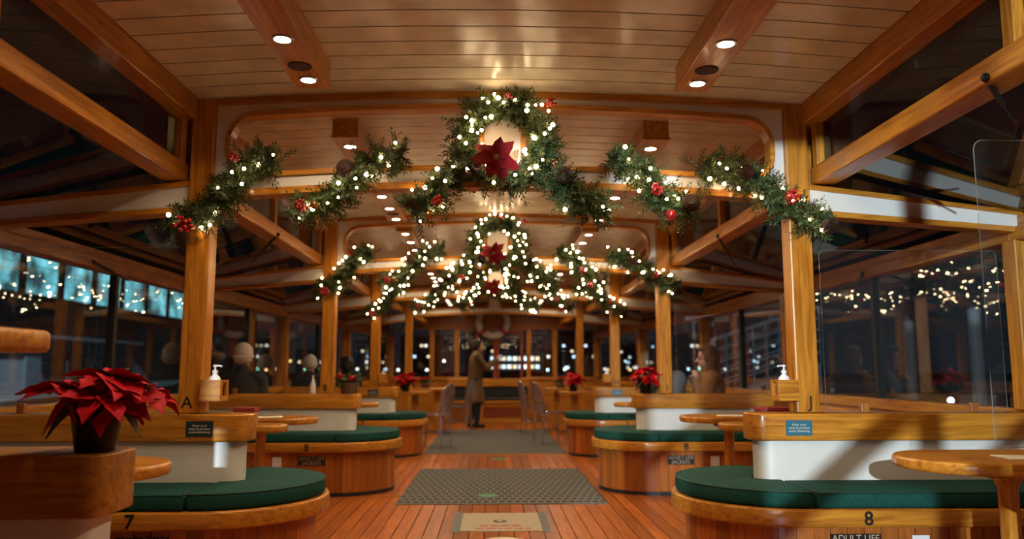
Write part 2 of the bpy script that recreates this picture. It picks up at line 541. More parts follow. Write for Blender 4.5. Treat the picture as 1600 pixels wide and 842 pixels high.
for i, Y in enumerate(FR):
    h = hw(Y)
    hi = h - 0.062                     # board runs between the inner faces of the posts
    ar = thing('arch_beam', 'arched white board with two rounded openings and orange edging, %s' % FRN[i], None, (0, Y, 0), kind='structure')
    N = 24
    xs = [-hi + 2 * hi * k / N for k in range(N + 1)]
    zb = lambda x: 1.985 + 0.066 * (1 - (x / 1.5) ** 2)
    outer = [(x, zb(x)) for x in xs] + [(x, cz(x) - 0.002) for x in reversed(xs)]
    sc_ = hi / 1.513
    holes = [[(x * sc_, z) for x, z in opening(0.115, 1.445, sd)] for sd in (-1, 1)]
    MB().plate_xz(outer, holes, Y - 0.03, Y + 0.03).build('board', WHITE, ar)
    for hl in holes:
        MB().plate_xz(offset(hl, 0.018), [offset(hl, -0.008)], Y - 0.045, Y + 0.045).build('opening_trim', OX, ar)
    low = [(x, zb(x) - 0.016) for x in xs] + [(x, zb(x) + 0.020) for x in reversed(xs)]
    MB().plate_xz(low, [], Y - 0.05, Y + 0.05).build('lower_trim', OX, ar)
    top = [(x, cz(x) - 0.036) for x in xs] + [(x, cz(x) - 0.001) for x in reversed(xs)]
    MB().plate_xz(top, [], Y - 0.055, Y + 0.055).build('upper_trim', OX, ar)
    for s in (-1, 1):
        po = thing('roof_column', 'square orange roof post of the %s, %s' % (FRN[i], SPH[s]), None, (s * h, Y, 0), kind='structure')
        z0 = 0.862 if i < 3 else 0.0
        MB().box(s * h - 0.06, s * h + 0.06, Y - 0.06, Y + 0.06, z0, 2.54).build('shaft', OZ, po, bevel=0.008)
        if (s, i) in LET:
            lettering(LET[(s, i)], 0.085, INK, po, (0.012 * s, -0.0615, 0.915))
        ri = thing('rib_beam', 'white sloping roof rib with wooden edges at the %s, %s' % (FRN[i], SPH[s]), None, (s * h, Y, 0), kind='structure')
        xa, xb = h + 0.062, ow(Y) - 0.005
        def rib(za0, za1, zb0, zb1, d, xa=xa, xb=xb):
            return MB().hexa([(s * xa, Y - d, za0), (s * xb, Y - d, zb0), (s * xb, Y + d, zb0), (s * xa, Y + d, za0)],
                             [(s * xa, Y - d, za1), (s * xb, Y - d, zb1), (s * xb, Y + d, zb1), (s * xa, Y + d, za1)])
        rib(1.925, 2.035, 1.835, 1.90, 0.04).build('rib_board', WHITE, ri)
        rib(1.895, 1.926, 1.805, 1.836, 0.055).build('rib_edge', OX, ri, bevel=0.004)
        rib(2.034, 2.062, 1.899, 1.925, 0.055).build('rib_cap', OX, ri, bevel=0.004)

# ------------------------------------------------------------------ forward bulkhead with its windows and door
DM = wood('dim', 'x'); DMZ = wood('dim', 'z'); RD = wood('red', 'z')
wf = thing('wall_far', 'wooden forward wall with windows at the end of the cabin', None, (0, YE, 0), kind='structure')
MB().box(-2.3, -0.42, YE, YE + 0.08, 0, 0.88).build('wall_panel', OX, wf)
MB().box(0.66, 2.3, YE, YE + 0.08, 0, 0.88).build('wall_panel', OX, wf)
MB().box(-0.42, 0.66, YE, YE + 0.08, 0, 0.30).build('wall_panel', DM, wf)
MB().box(-2.3, 2.3, YE, YE + 0.08, 1.955, 2.58).build('header_panel', DM, wf)
for x0, x1 in ((-2.25, -0.42), (0.66, 2.25)):
    MB().box(x0, x1, YE - 0.04, YE + 0.06, 0.86, 0.93).build('sill_board', OX, wf, bevel=0.005)
for x in (-1.83, -1.35, -0.805, 0.757, 1.33, 1.83):
    MB().box(x - 0.05, x + 0.05, YE - 0.02, YE + 0.06, 0.93, 1.955).build('mullion', OZ, wf, bevel=0.006)
for x in (-2.23, 2.23):
    MB().box(x - 0.05, x + 0.05, YE - 0.02, YE + 0.06, 0.93, 1.955).build('mullion', OZ, wf, bevel=0.006)
wn += 1
wi = thing('window_%d' % wn, 'row of window panes in the forward wall', None, (0, YE, 0), kind='structure')
for a, b in ((-2.2, -1.88), (-1.78, -1.40), (-1.30, -0.855), (-0.755, -0.44), (0.807, 1.28), (1.38, 1.78), (1.88, 2.2)):
    MB().box(a, b, YE + 0.02, YE + 0.026, 0.93, 1.955).build('pane', GLASS, wi)
dr = thing('door_1', 'reddish glazed double door at the forward end', None, (0, YE, 0), kind='structure')
for x in (-0.37, 0.015, 0.085, 0.61):
    MB().box(x - 0.035, x + 0.035, YE - 0.005, YE + 0.055, 0.30, 1.95).build('stile', RD, dr, bevel=0.005)
for x0, x1 in ((-0.335, -0.02), (0.12, 0.575)):
    MB().box(x0, x1, YE, YE + 0.05, 0.30, 0.86).build('panel', RD, dr, bevel=0.005)
    MB().box(x0, x1, YE, YE + 0.05, 1.87, 1.95).build('rail', RD, dr)
    MB().box(x0, x1, YE + 0.02, YE + 0.026, 0.86, 1.87).build('pane', GLASS, dr)

# unseen bulkhead added behind the camera; its slits shape the floodlight into patches
wb = thing('wall_near', 'added unseen bulkhead behind the viewer with slits shaping the floodlight', None, (0, YN, 0), kind='structure')
ops = [(-1.925, -1.875), (-1.08, -0.89), (-0.78, -0.57), (-0.36, 0.10), (0.16, 0.55)]
MB().plate_xz([(-2.85, 0), (2.85, 0), (2.85, 2.0), (1.7, 2.56), (-1.7, 2.56), (-2.85, 2.0)], [[(a, 0.3), (b, 0.3), (b, 2.42), (a, 2.42)] for a, b in ops], YN - 0.05, YN).build('wall_panel', wood('dim', 'z'), wb)
for xa, za, xb, zb_, wd in ((-0.40, 1.27, 0.16, 1.74, 0.085), (-0.80, 1.55, -0.46, 1.84, 0.06), (0.12, 1.36, 0.60, 1.76, 0.07)):  # unseen bars added to cast diagonal shadow bands on the benches
    MB().hexa([(xa, YN - 0.10, za - wd / 2), (xb, YN - 0.10, zb_ - wd / 2), (xb, YN - 0.06, zb_ - wd / 2), (xa, YN - 0.06, za - wd / 2)],
              [(xa, YN - 0.10, za + wd / 2), (xb, YN - 0.10, zb_ + wd / 2), (xb, YN - 0.06, zb_ + wd / 2), (xa, YN - 0.06, za + wd / 2)]).build('shadow_bar', OX, wb)
wn += 1
wi = thing('window_%d' % wn, 'panes in the added light slits of the unseen bulkhead', None, (0, YN, 0), kind='structure')
for a, b in ops:  # glazes the added light slits
    MB().box(a, b, YN - 0.03, YN - 0.024, 0.3, 2.42).build('pane', GLASS, wi)

# ------------------------------------------------------------------ ceiling light boxes with downlights
disc = MB().lathe([(0.0, 0.0), (0.034, 0.0), (0.034, 0.004), (0.0, 0.004)], 20).mesh('lens', LENS)
ring = MB().lathe([(0.034, -0.003), (0.044, -0.003), (0.046, 0.003), (0.034, 0.003), (0.034, -0.003)], 24).mesh('ring', CHROME, smooth=True)
spk = MB().lathe([(0.0, 0.0), (0.05, 0.0), (0.054, 0.005), (0.0, 0.005)], 24).mesh('speaker', plain('speaker_grille', (0.05, 0.018, 0.008), 0.8, bump=0.5, nscale=300))
sl = bpy.data.lights.new('downlight', 'SPOT')
sl.energy = SPOT_W; sl.color = (1.0, 0.77, 0.50); sl.spot_size = math.radians(158); sl.spot_blend = 0.6; sl.shadow_soft_size = 0.034
BOX = [(0.2, 3.69, [2.17, 2.65, 3.12, 3.58], 3.415), (4.52, 7.14, [4.69, 5.15, 5.62, 6.09, 6.55, 7.02], 6.79),
       (7.66, 10.2, [7.80, 8.32, 8.87, 9.35, 9.75], 9.55), (10.9, 13.3, [11.1, 11.6, 12.1, 12.6, 13.1], None), (14.2, 16.9, [14.4, 14.9, 15.4, 15.9, 16.5], None)]  # last box is added to brighten the forward end
BXN = ['nearest', 'second', 'third', 'fourth', 'added farthest']
ZB = 2.42
for b, (y0, y1, ls, sp) in enumerate(BOX):
    for s in (-1, 1):
        x = s * 0.912
        t = thing('ceiling_light_box', '%s wooden downlight box under the ceiling, %s' % (BXN[b], SPH[s]), 'light box', (x, y0, ZB), group='ceiling downlight boxes')
        MB().box(x - 0.075, x + 0.075, y0, y1, ZB + 0.018, cz(x) + 0.002).build('casing', OY, t)
        MB().box(x - 0.082, x + 0.082, y0 - 0.01, y1 + 0.01, ZB + 0.002, ZB + 0.018).build('lower_board', OY, t, bevel=0.003)
        for yy in ls:
            link('downlight_lens', disc, t, (0, yy - y0, -0.003))
            link('downlight_ring', ring, t, (0, yy - y0, 0.0))
            if yy > 0.7:
                o = bpy.data.objects.new('downlight_lamp', sl); COL.objects.link(o); o.parent = t
                o.location = (0, yy - y0, -0.008)
        if sp: link('speaker_grille', spk, t, (0, sp - y0, -0.003))

# ------------------------------------------------------------------ peninsula benches
def stad(R, xc, xw, n=20):
    """outline of a bench: straight sides from the wall xw to xc, round end of radius R (for the right-hand side)"""
    p = [(xw, -R), (xc, -R)]
    for k in range(1, n):
        a = -PI / 2 - PI * k / n
        p.append((xc + R * math.cos(a), R * math.sin(a)))
    return p + [(xc, R), (xw, R)]
def rrect_end(x0, xw, hd, r, n=5):
    p = [(xw, -hd), (x0 + r, -hd)]
    for k in range(1, n + 1):
        a = -PI / 2 - PI / 2 * k / n
        p.append((x0 + r + r * math.cos(a), -hd + r + r * math.sin(a)))
    for k in range(0, n):
        a = PI - PI / 2 * k / n
        p.append((x0 + r + r * math.cos(a), hd - r + r * math.sin(a)))
    return p + [(x0 + r, hd), (xw, hd)]
XC, XW = 1.41, 2.735
PLK = wood('plank', 'z')
SIGNBLK = plain('sign_black', (0.010, 0.009, 0.010), 0.4)
SIGNTXT = plain('sign_lettering', (0.42, 0.32, 0.20), 0.6)
PLQ = {-1: plain('plaque_unlit', (0.012, 0.028, 0.032), 0.4), 1: plain('plaque_lit', (0.03, 0.14, 0.20), 0.4)}  # same plaque; the starboard copy is coloured brighter as if lit
PLQT = plain('plaque_lettering', (0.55, 0.52, 0.42), 0.6)
def bench_meshes(s):
    M = {}
    def fin(mb, *a, **k):
        if s < 0: mb.mirror_x()
        return mb.mesh(*a, **k)
    M['core'] = fin(MB().extrude(stad(0.445, XC, XW), 0.0, 0.375), 'base_core', DARKGAP)
    M['trim'] = fin(MB().extrude(stad(0.53, XC, XW, 28), 0.378, 0.458), 'seat_board', OX, bevel=0.012, seg=3, smooth=True)
    M['panel'] = fin(MB().extrude(stad(0.085, 1.385, XW, 12), 0.459, 0.74), 'back_panel', WHITE, smooth=True)
    M['cap'] = fin(MB().extrude(rrect_end(1.265, XW, 0.108, 0.075), 0.725, 0.86), 'back_cap', OX, bevel=0.008, seg=3, smooth=True)
    near = MB().extrude([(XC + 0.004, -0.508), (XW - 0.02, -0.508), (XW - 0.02, -0.09), (XC + 0.004, -0.09)], 0.459, 0.532)
    M['near'] = fin(near, 'seat_cushion', GREEN, bevel=0.02, seg=3, smooth=True)
    far = MB().extrude([(XC + 0.004, 0.09), (XW - 0.02, 0.09), (XW - 0.02, 0.508), (XC + 0.004, 0.508)], 0.459, 0.532)
    M['far'] = fin(far, 'seat_cushion', GREEN, bevel=0.02, seg=3, smooth=True)
    R = 0.508; n = 26
    e = [(XC, -R)]
    for k in range(1, n):
        a = -PI / 2 - PI * k / n
        e.append((XC + R * math.cos(a), R * math.sin(a)))
    e += [(XC, R), (XC, 0.09)]
    for k in range(1, 10):
        a = PI / 2 + PI * k / 10
        e.append((1.385 + 0.09 * math.cos(a), 0.09 * math.sin(a)))
    e += [(XC, -0.09)]
    M['end'] = fin(MB().extrude(e, 0.459, 0.536), 'end_cushion', GREEN, bevel=0.02, seg=3, smooth=True)
    arcp = [(XC + (R - 0.004) * math.cos(-PI / 2 - PI * k / 30), (R - 0.004) * math.sin(-PI / 2 - PI * k / 30), 0.531) for k in range(31)]
    M['pipe_end'] = fin(MB().tube(arcp, 0.004, 6), 'piping', PIPING)
    M['pipe_near'] = fin(MB().tube([(XC + 0.01, -0.503, 0.527), (XW - 0.03, -0.503, 0.527)], 0.004, 6), 'piping', PIPING)
    M['pipe_side'] = fin(MB().tube([(XC + 0.010, -0.49, 0.529), (XC + 0.010, -0.11, 0.529)], 0.004, 6), 'piping', PIPING)
    # planks: straight one, curved one
    R2 = 0.462
    nst = 17; wst = (XW - XC) / nst
    M['pl_st'] = fin(MB().box(0.001, wst - 0.0018, -R2, -R2 + 0.016, 0.032, 0.376), 'plank', PLK, bevel=0.002, seg=1)
    ncv = 19; da = PI / ncv
    pc = MB()
    seg = [(R2 * math.cos(-PI / 2 - da * t), R2 * math.sin(-PI / 2 - da * t)) for t in (0.012, 0.33, 0.66, 0.988)]
    inn = [(x * (R2 - 0.016) / R2, y * (R2 - 0.016) / R2) for x, y in seg]
    pc.extrude(seg + list(reversed(inn)), 0.032, 0.376)
    M['pl_cv'] = fin(pc, 'plank', PLK)
    M['toe'] = fin(MB().extrude(stad(0.466, XC, XW), 0.0, 0.031), 'toe_kick', BLACK)
    M['farbase'] = fin(MB().box(XC, XW, R2 - 0.016, R2, 0.032, 0.376), 'base_panel', PLK)
    M['n'] = (nst, wst, ncv, da)
    return M
BM = {s: bench_meshes(s) for s in (-1, 1)}
SIGN = MB().box(-0.115, 0.115, -0.003, 0.003, -0.04, 0.04).mesh('sign_plate', SIGNBLK)
PLATE = MB().box(-0.067, 0.067, -0.002, 0.002, -0.038, 0.038)
PLATEM = {s: PLATE.mesh('notice_plate', PLQ[s]) for s in (-1, 1)}
OUTLET = MB().box(-0.04, 0.04, -0.004, 0.004, -0.055, 0.055).mesh('vent_plate', BOTTLE, bevel=0.003)
NUM = {(-1, 0): '7', (1, 0): '8', (-1, 1): '8', (1, 1): '8', (-1, 2): '7', (1, 2): '7'}
BNL = {(-1, 0): 'green cushioned peninsula bench numbered 7 behind the big poinsettia',
       (1, 0): 'largest green cushioned peninsula bench, numbered 8, under post J',
       (-1, 1): 'green cushioned peninsula bench under post B with seated beanie wearer behind',
       (1, 1): 'green cushioned peninsula bench under post I with life jacket sign',
       (-1, 2): 'smallest green cushioned peninsula bench on the poinsettia side, under post C',
       (1, 2): 'smallest green cushioned peninsula bench opposite, under post H'}
for i in range(3):
    for s in (-1, 1):
        M = BM[s]
        Y = FR[i]
        t = thing('peninsula_bench', BNL[(s, i)], 'bench', (0, Y, 0), group='peninsula benches along both sides')
        link('base_core', M['core'], t); link('toe_kick', M['toe'], t); link('seat_board', M['trim'], t)
        link('back_panel', M['panel'], t); link('back_cap', M['cap'], t); link('base_panel', M['farbase'], t)
        c1 = link('seat_cushion', M['near'], t); link('piping', M['pipe_near'], c1); link('piping', M['pipe_side'], c1)
        link('seat_cushion', M['far'], t)
        c2 = link('end_cushion', M['end'], t); link('piping', M['pipe_end'], c2)
        nst, wst, ncv, da = M['n']
        for k in range(nst):
            link('plank', M['pl_st'], t, (s * (XC + k * wst), 0, 0))
        for k in range(ncv):
            link('plank', M['pl_cv'], t, (s * XC, 0, 0), (0, 0, -s * k * da))
        lettering(NUM[(s, i)], 0.085, INK, t, (s * 1.635, -0.532, 0.418))
        sg = link('life_jacket_sign', SIGN, t, (s * 1.60, -0.4655, 0.302))
        lettering('ADULT LIFE\nJACKETS', 0.042, SIGNTXT, sg, (0, -0.0035, 0))
        link('vent_plate', OUTLET, t, (s * 1.90, -0.466, 0.28))
        if i != 1:
            pq = link('notice_plaque', PLATEM[s], t, (s * (1.50 if i == 0 else 1.58), -0.1095, 0.79))
            lettering('Wear your\nmask & practice\nsocial distancing', 0.0165, PLQT, pq, (0, -0.0025, 0))
# a further bench back close by, carrying the big poinsettia, and its twin at the right
for s, xe, lab in ((-1, 1.10, 'closest bench back with rounded oak cap under the potted poinsettia'), (1, 1.62, 'oak capped bench back just outside the frame edge')):
    t = thing('bench_back', lab, 'bench', (s * 1.9, 2.33, 0))
    m = MB().extrude(rrect_end(xe, XW, 0.13, 0.06), 0.685, 0.853)
    p = MB().extrude(rrect_end(xe + 0.05, XW, 0.10, 0.05), 0.0, 0.69)
    for q in (m, p):
        q.v = [(x, y + 2.33, z) for x, y, z in q.v]
        if s < 0: q.mirror_x()
    m.build('back_cap', OX, t, bevel=0.008, seg=3, smooth=True)
    p.build('back_panel', WHITE, t, smooth=True)

# ------------------------------------------------------------------ tables
def table(label, s, xi, xw, yc, hd, z=0.75, leg=1.68, group='pedestal tables'):
    t = thing('pedestal_table', label, 'table', (s * leg, yc, 0), group=group)
    p = [(xw, -hd), (xi + hd * 0.9, -hd)]
    for k in range(1, 20):
        a = -PI / 2 - PI * k / 20
        p.append((xi + hd * 0.9 + hd * 0.9 * math.cos(a), hd * math.sin(a)))
    p += [(xi + hd * 0.9, hd), (xw, hd)]
    m = MB().extrude(p, z - 0.045, z)
    m.v = [(x, y + yc, zz) for x, y, zz in m.v]
    c = MB()
    r = 0.036
    prof = [(0.075, z - 0.075), (0.075, z - 0.045)]
    c.lathe([(0.16, 0.0), (0.16, 0.02), (0.06, 0.045), (r, 0.06), (r, z - 0.12), (0.055, z - 0.08), (0.09, z - 0.047)], 12, (leg, yc, 0))
    for q in (m, c):
        if s < 0: q.mirror_x()
    m.build('table_top', OX, t, bevel=0.014, seg=3, smooth=True)
    c.build('pedestal', OZ, t, smooth=True)
    # collar under the top
    b = MB().box(leg - 0.10, leg + 0.3, yc - 0.05, yc + 0.05, z - 0.075, z - 0.046)
    if s < 0: b.mirror_x()
    b.build('bracket', BLACK, t)
    return t
table('round ended oak table beside the closest green cushions', 1, 1.52, 2.70, 3.08, 0.27, leg=1.93)
table('round ended oak table seen behind the big poinsettia', -1, 1.215, 2.70, 2.93, 0.25, leg=1.60)
table('oak table with the folded menu between the benches under posts A and B', -1, 1.285, 2.70, 5.75, 0.24)
table('oak table in front of the bench under post I', 1, 1.325, 2.70, 5.85, 0.24)
table('narrow oak table against the rear cushions of bench 7, under post A', -1, 1.30, 2.70, 4.96, 0.14, z=0.752, leg=1.9)
table('narrow oak table against the rear cushions of bench 8, under post J', 1, 1.37, 2.70, 5.02, 0.14, z=0.752, leg=1.9)
table('narrow oak table behind the bench under post B', -1, 1.20, 2.70, 8.20, 0.14, z=0.752, leg=1.9)
table('narrow oak table behind the bench under post I', 1, 1.20, 2.70, 8.20, 0.14, z=0.752, leg=1.9)
def trestle(label, s, xi, xw, yc, hd, z=0.76):
    t = thing('trestle_table', label, 'table', (s * (xi + xw) / 2, yc, 0), group='long trestle tables near the forward door')
    m = MB().box(xi, xw, yc - hd, yc + hd, z - 0.045, z)
    legs = []
    for x in (xi + 0.22, xw - 0.25):
        legs.append(('trestle_post', MB().box(x - 0.045, x + 0.045, yc - 0.11, yc + 0.11, 0.072, z - 0.046)))
        legs.append(('trestle_foot', MB().extrude([(x - 0.045, yc - 0.28), (x + 0.045, yc - 0.28), (x + 0.045, yc + 0.28), (x - 0.045, yc + 0.28)], 0.0, 0.07)))
    for n_, q in [('table_top', m)] + legs:
        if s < 0: q.mirror_x()
        q.build(n_, OX, t, bevel=0.01)
trestle('long trestle table just beyond the bench under post C', -1, 0.98, 2.42, 12.1, 0.32)
trestle('long trestle table just beyond the bench under post H', 1, 0.98, 2.42, 12.1, 0.32)
trestle('long trestle table beside the standing person', -1, 0.80, 2.25, 14.4, 0.32)
trestle('long trestle table near the forward wall, opposite the standing person', 1, 0.90, 2.25, 14.4, 0.32)

# ------------------------------------------------------------------ clear chairs
def make_chair(label, x, y, rz):
    t = thing('clear_chair', label, 'chair', (x, y, 0.0085), rz, group='clear polycarbonate chairs')
    MB().extrude(stad(0.19, -0.02, 0.2, 14), 0.44, 0.465).build('seat', CRYSTAL, t, local=True, bevel=0.008, smooth=True)
    for sx, sy in ((-0.17, -0.15), (-0.17, 0.15), (0.18, -0.16), (0.18, 0.16)):
        MB().tube([(sx, sy, 0.445), (sx * 1.05, sy * 1.08, 0.22), (sx * 1.2, sy * 1.15, 0.0)], [0.017, 0.015, 0.012], 8).build('leg', CRYSTAL, t, local=True, smooth=True)
    # ornate back: rounded hoop, inner loops
    hoop = [(-0.17, -0.17, 0.455), (-0.20, -0.19, 0.62), (-0.235, -0.16, 0.79), (-0.25, -0.08, 0.86), (-0.255, 0, 0.88), (-0.25, 0.08, 0.86), (-0.235, 0.16, 0.79), (-0.20, 0.19, 0.62), (-0.17, 0.17, 0.455)]
    MB().tube(hoop, 0.018, 8).build('back_frame', CRYSTAL, t, local=True, smooth=True)
    for k in range(-2, 3):
        yy = k * 0.06
        MB().tube([(-0.175, yy, 0.46), (-0.205, yy * 1.1, 0.62), (-0.235, yy * 1.05, 0.78), (-0.25, yy * 0.8, 0.86)], [0.012, 0.016, 0.013, 0.010], 6).build('back_spindle', CRYSTAL, t, local=True, smooth=True)
    for z in (0.58, 0.70):
        MB().tube([(-0.20, -0.18, z), (-0.215, 0, z + 0.02), (-0.20, 0.18, z)], 0.010, 6).build('back_rail', CRYSTAL, t, local=True, smooth=True)
    MB().tube([(-0.18, -0.165, 0.2), (0.19, -0.17, 0.2)], 0.009, 6).build('stretcher', CRYSTAL, t, local=True)
    MB().tube([(-0.18, 0.165, 0.2), (0.19, 0.17, 0.2)], 0.009, 6).build('stretcher', CRYSTAL, t, local=True)
    MB().tube([(0.0, -0.168, 0.2), (0.0, 0.168, 0.2)], 0.009, 6).build('stretcher', CRYSTAL, t, local=True)
make_chair('clear plastic chair beside the far mat, next to bench under post C', -0.87, 11.45, PI - 0.35)
make_chair('clear plastic chair just behind the standing person', -0.62, 13.9, PI - 0.2)
make_chair('clear plastic chair beside the far mat, next to bench under post H', 0.82, 11.9, 0.35)
make_chair('farther clear plastic chair opposite the standing person', 0.68, 13.75, 0.2)

# ------------------------------------------------------------------ forward bench under the windows
t = thing('forward_bench', 'wooden bench with black back cushion against the forward wall', 'bench', (-0.05, 16.9, 0))
MB().box(-0.95, 0.72, 16.45, 17.3, 0.0, 0.40).build('base', DM, t)
MB().box(-0.98, 0.74, 16.40, 17.3, 0.40, 0.455).build('seat_board', OX, t, bevel=0.01)
MB().box(-0.95, 0.72, 16.44, 17.22, 0.456, 0.52).build('seat_cushion', plain('black_leather', (0.012, 0.014, 0.014), 0.45), t, bevel=0.02)
MB().box(-0.95, 0.72, 17.1, 17.24, 0.521, 0.73).build('back_cushion', MATS['black_leather'], t, bevel=0.02)
MB().box(-0.98, 0.74, 17.06, 17.30, 0.731, 0.90).build('back_cap', OX, t, bevel=0.012)
for x0, x1, z0, z1 in ((-0.28, 0.62, 0.33, 0.385), (-0.28, 0.62, 0.06, 0.11), (-0.28, -0.22, 0.11, 0.33), (0.56, 0.62, 0.11, 0.33)):
    MB().box(x0, x1, 16.425, 16.45, z0, z1).build('panel_frame', OX, t, bevel=0.004)
MB().box(-0.22, 0.56, 16.438, 16.45, 0.11, 0.33).build('front_panel', wood('red', 'x'), t)
MB().box(-0.6, 0.62, 16.05, 16.40, 0.0, 0.075).build('step', OX, t, bevel=0.006)

# ------------------------------------------------------------------ lifebuoy
t = thing('lifebuoy', 'white ring lifebuoy hanging above the forward door', 'lifebuoy', (-0.02, YE - 0.07, 2.13))
n1, n2 = 40, 12
vs = []; fs = []
for i in range(n1):
    a = 2 * PI * i / n1
    for j in range(n2):
        b = 2 * PI * j / n2
        r = 0.31 + 0.075 * math.cos(b)
        vs.append((r * math.cos(a), 0.055 * math.sin(b), r * math.sin(a)))
for i in range(n1):
    for j in range(n2):
        fs.append((i * n2 + j, i * n2 + (j + 1) % n2, ((i + 1) % n1) * n2 + (j + 1) % n2, ((i + 1) % n1) * n2 + j))
MB().add(vs, fs).build('ring', plain('buoy_white', (0.45, 0.44, 0.42), 0.5), t, local=True, smooth=True)
for a in (45, 135, 225, 315):
    a = math.radians(a)
    c = Vector((0.31 * math.cos(a), 0, 0.31 * math.sin(a)))
    d = Vector((-math.sin(a), 0, math.cos(a)))
    MB().tube([c - d * 0.045, c + d * 0.045], 0.08, 12).build('band', plain('buoy_red', (0.3, 0.03, 0.02), 0.5), t, local=True)

# ------------------------------------------------------------------ mats and floor marks
def mat_weave():
    m, nt, b = newmat('woven_mat')
    tc = nt.nodes.new('ShaderNodeTexCoord')
    br = nt.nodes.new('ShaderNodeTexBrick')
    br.inputs['Scale'].default_value = 1.0
    br.inputs['Color1'].default_value = (0.010, 0.012, 0.014, 1)
    br.inputs['Color2'].default_value = (0.008, 0.010, 0.012, 1)
    br.inputs['Mortar'].default_value = (0.125, 0.118, 0.100, 1)
    br.inputs['Brick Width'].default_value = 0.064
    br.inputs['Row Height'].default_value = 0.048
    br.inputs['Mortar Size'].default_value = 0.0100
    br.inputs['Mortar Smooth'].default_value = 0.1
    mp = nt.nodes.new('ShaderNodeMapping'); mp.inputs['Scale'].default_value = (1, 0.34, 1)
    nt.links.new(tc.outputs['Object'], mp.inputs['Vector']); nt.links.new(mp.outputs[0], br.inputs['Vector'])
    nt.links.new(br.outputs['Color'], b.inputs['Base Color'])
    b.inputs['Roughness'].default_value = 0.9
    bp = nt.nodes.new('ShaderNodeBump'); bp.inputs['Strength'].default_value = 0.6; bp.inputs['Distance'].default_value = 0.004
    nt.links.new(br.outputs['Fac'], bp.inputs['Height']); nt.links.new(bp.outputs[0], b.inputs['Normal'])
    return m
WV = mat_weave()
def slab(name, label, cat, x0, x1, y0, y1, z1, mat, z0=0.0, bevel=0.002, group=None):
    me = MB().box(x0, x1, y0, y1, z0, z1).mesh(name, mat, bevel=bevel, off=((x0 + x1) / 2, (y0 + y1) / 2, 0))
    return setp(link(name, me, None, ((x0 + x1) / 2, (y0 + y1) / 2, 0)), label, cat, group)
slab('floor_mat', 'grey woven floor mat in the middle of the aisle', 'mat', -0.825, 0.895, 6.61, 8.91, 0.008, WV)
slab('aisle_runner', 'long grey woven mat running up to the forward door', 'mat', -0.93, 0.925, 10.5, 14.6, 0.008, WV)
slab('threshold_strip', 'pale wooden strip across the aisle before the far mat', 'strip', -0.95, 0.95, 10.40, 10.47, 0.006, OX)
slab('threshold_strip', 'short wooden floor strip beside the near mat', 'strip', -1.0, -0.83, 7.06, 7.12, 0.004, OX)
TAPE = clear_pane('sticky_tape', (0.55, 0.50, 0.44), 0.03, haze=0.25)
t = thing('floor_notice', 'taped beige paper notice with red lettering on the floor', 'notice', (0.01, 5.87, 0))
MB().box(-0.265, 0.30, 5.53, 6.215, 0.0, 0.003).build('paper_sheet', plain('kraft_paper', (0.36, 0.29, 0.19), 0.7, vary=0.15, nscale=40), t)
for x0, x1 in ((-0.325, -0.262), (0.296, 0.355)):
    MB().box(x0, x1, 5.50, 6.235, 0.0005, 0.0035).build('tape_strip', TAPE, t)
MB().lathe([(0, 0.0032), (0.05, 0.0032), (0.05, 0.0045), (0, 0.0045)], 20, (0.01, 5.88, 0)).build('emblem_disc', plain('emblem_black', (0.02, 0.02, 0.015), 0.5), t)
MB().lathe([(0, 0.0046), (0.02, 0.0046), (0.02, 0.0052), (0, 0.0052)], 16, (0.01, 5.88, 0)).build('emblem_dot', plain('emblem_cream', (0.5, 0.42, 0.2), 0.5), t)
RT = plain('red_lettering', (0.42, 0.05, 0.03), 0.6)
# two red lines too blurred in the photograph to read: dashes of print
random.seed(5)
for row, yy, xa, xb in ((0, 5.72, -0.13, 0.16), (1, 5.62, -0.16, 0.22)):
    x = xa
    m = MB()
    while x < xb:
        wd = random.uniform(0.03, 0.07)
        m.box(x, min(x + wd, xb), yy - 0.018, yy + 0.018, 0.003, 0.0042)
        x += wd + 0.014
    m.build('red_print', RT, t)
GD = plain('green_sticker', (0.010, 0.16, 0.075), 0.5)
def sticker(label, x, y, r, mat, name='floor_sticker', z=0.0):
    me = MB().lathe([(0, 0), (r, 0), (r, 0.002), (0, 0.002)], 28).mesh(name, mat)
    return setp(link(name, me, None, (x, y, z)), label, 'sticker', 'round floor stickers')
sticker('round green distancing sticker on the near mat', -0.08, 7.02, 0.085, GD, z=0.0085)
sticker('round green distancing sticker on bare planks before the far mat', 0.045, 9.92, 0.10, GD)
sticker('round cream sticker cut by the lower frame edge', 0.03, 5.20, 0.14, plain('cream_sticker', (0.6, 0.55, 0.42), 0.6))

# ------------------------------------------------------------------ acrylic dividers, gas struts
def sheet(label, s, x0, x1, y, z0, z1, r=0.03):
    a, b = sorted((s * x0, s * x1))
    p = []
    for cx, cz_, a0 in ((b - r, z0 + r, -90), (b - r, z1 - r, 0), (a + r, z1 - r, 90), (a + r, z0 + r, 180)):
        for k in range(6):
            t_ = math.radians(a0 + 18 * k)
            p.append((cx + r * math.cos(t_), cz_ + r * math.sin(t_)))
    t = thing('acrylic_divider', label, 'divider', ((a + b) / 2, y, z0), group='clear acrylic dividers')
    MB().plate_xz(p, [], y - 0.003, y + 0.003).build('sheet', ACRYLIC, t)
    EDGE = plain('acrylic_edge', (0.20, 0.20, 0.19), 0.3)
    MB().tube([(q[0], y, q[1]) for q in p] + [(p[0][0], y, p[0][1])], 0.0011, 5, cap=False).build('polished_edge', EDGE, t)
    for xx in (a + 0.2 * (b - a), a + 0.8 * (b - a)):
        MB().box(xx - 0.02, xx + 0.02, y - 0.035, y - 0.004, z0, z0 + 0.05).build('bracket', wood('dim', 'z'), t, bevel=0.004)
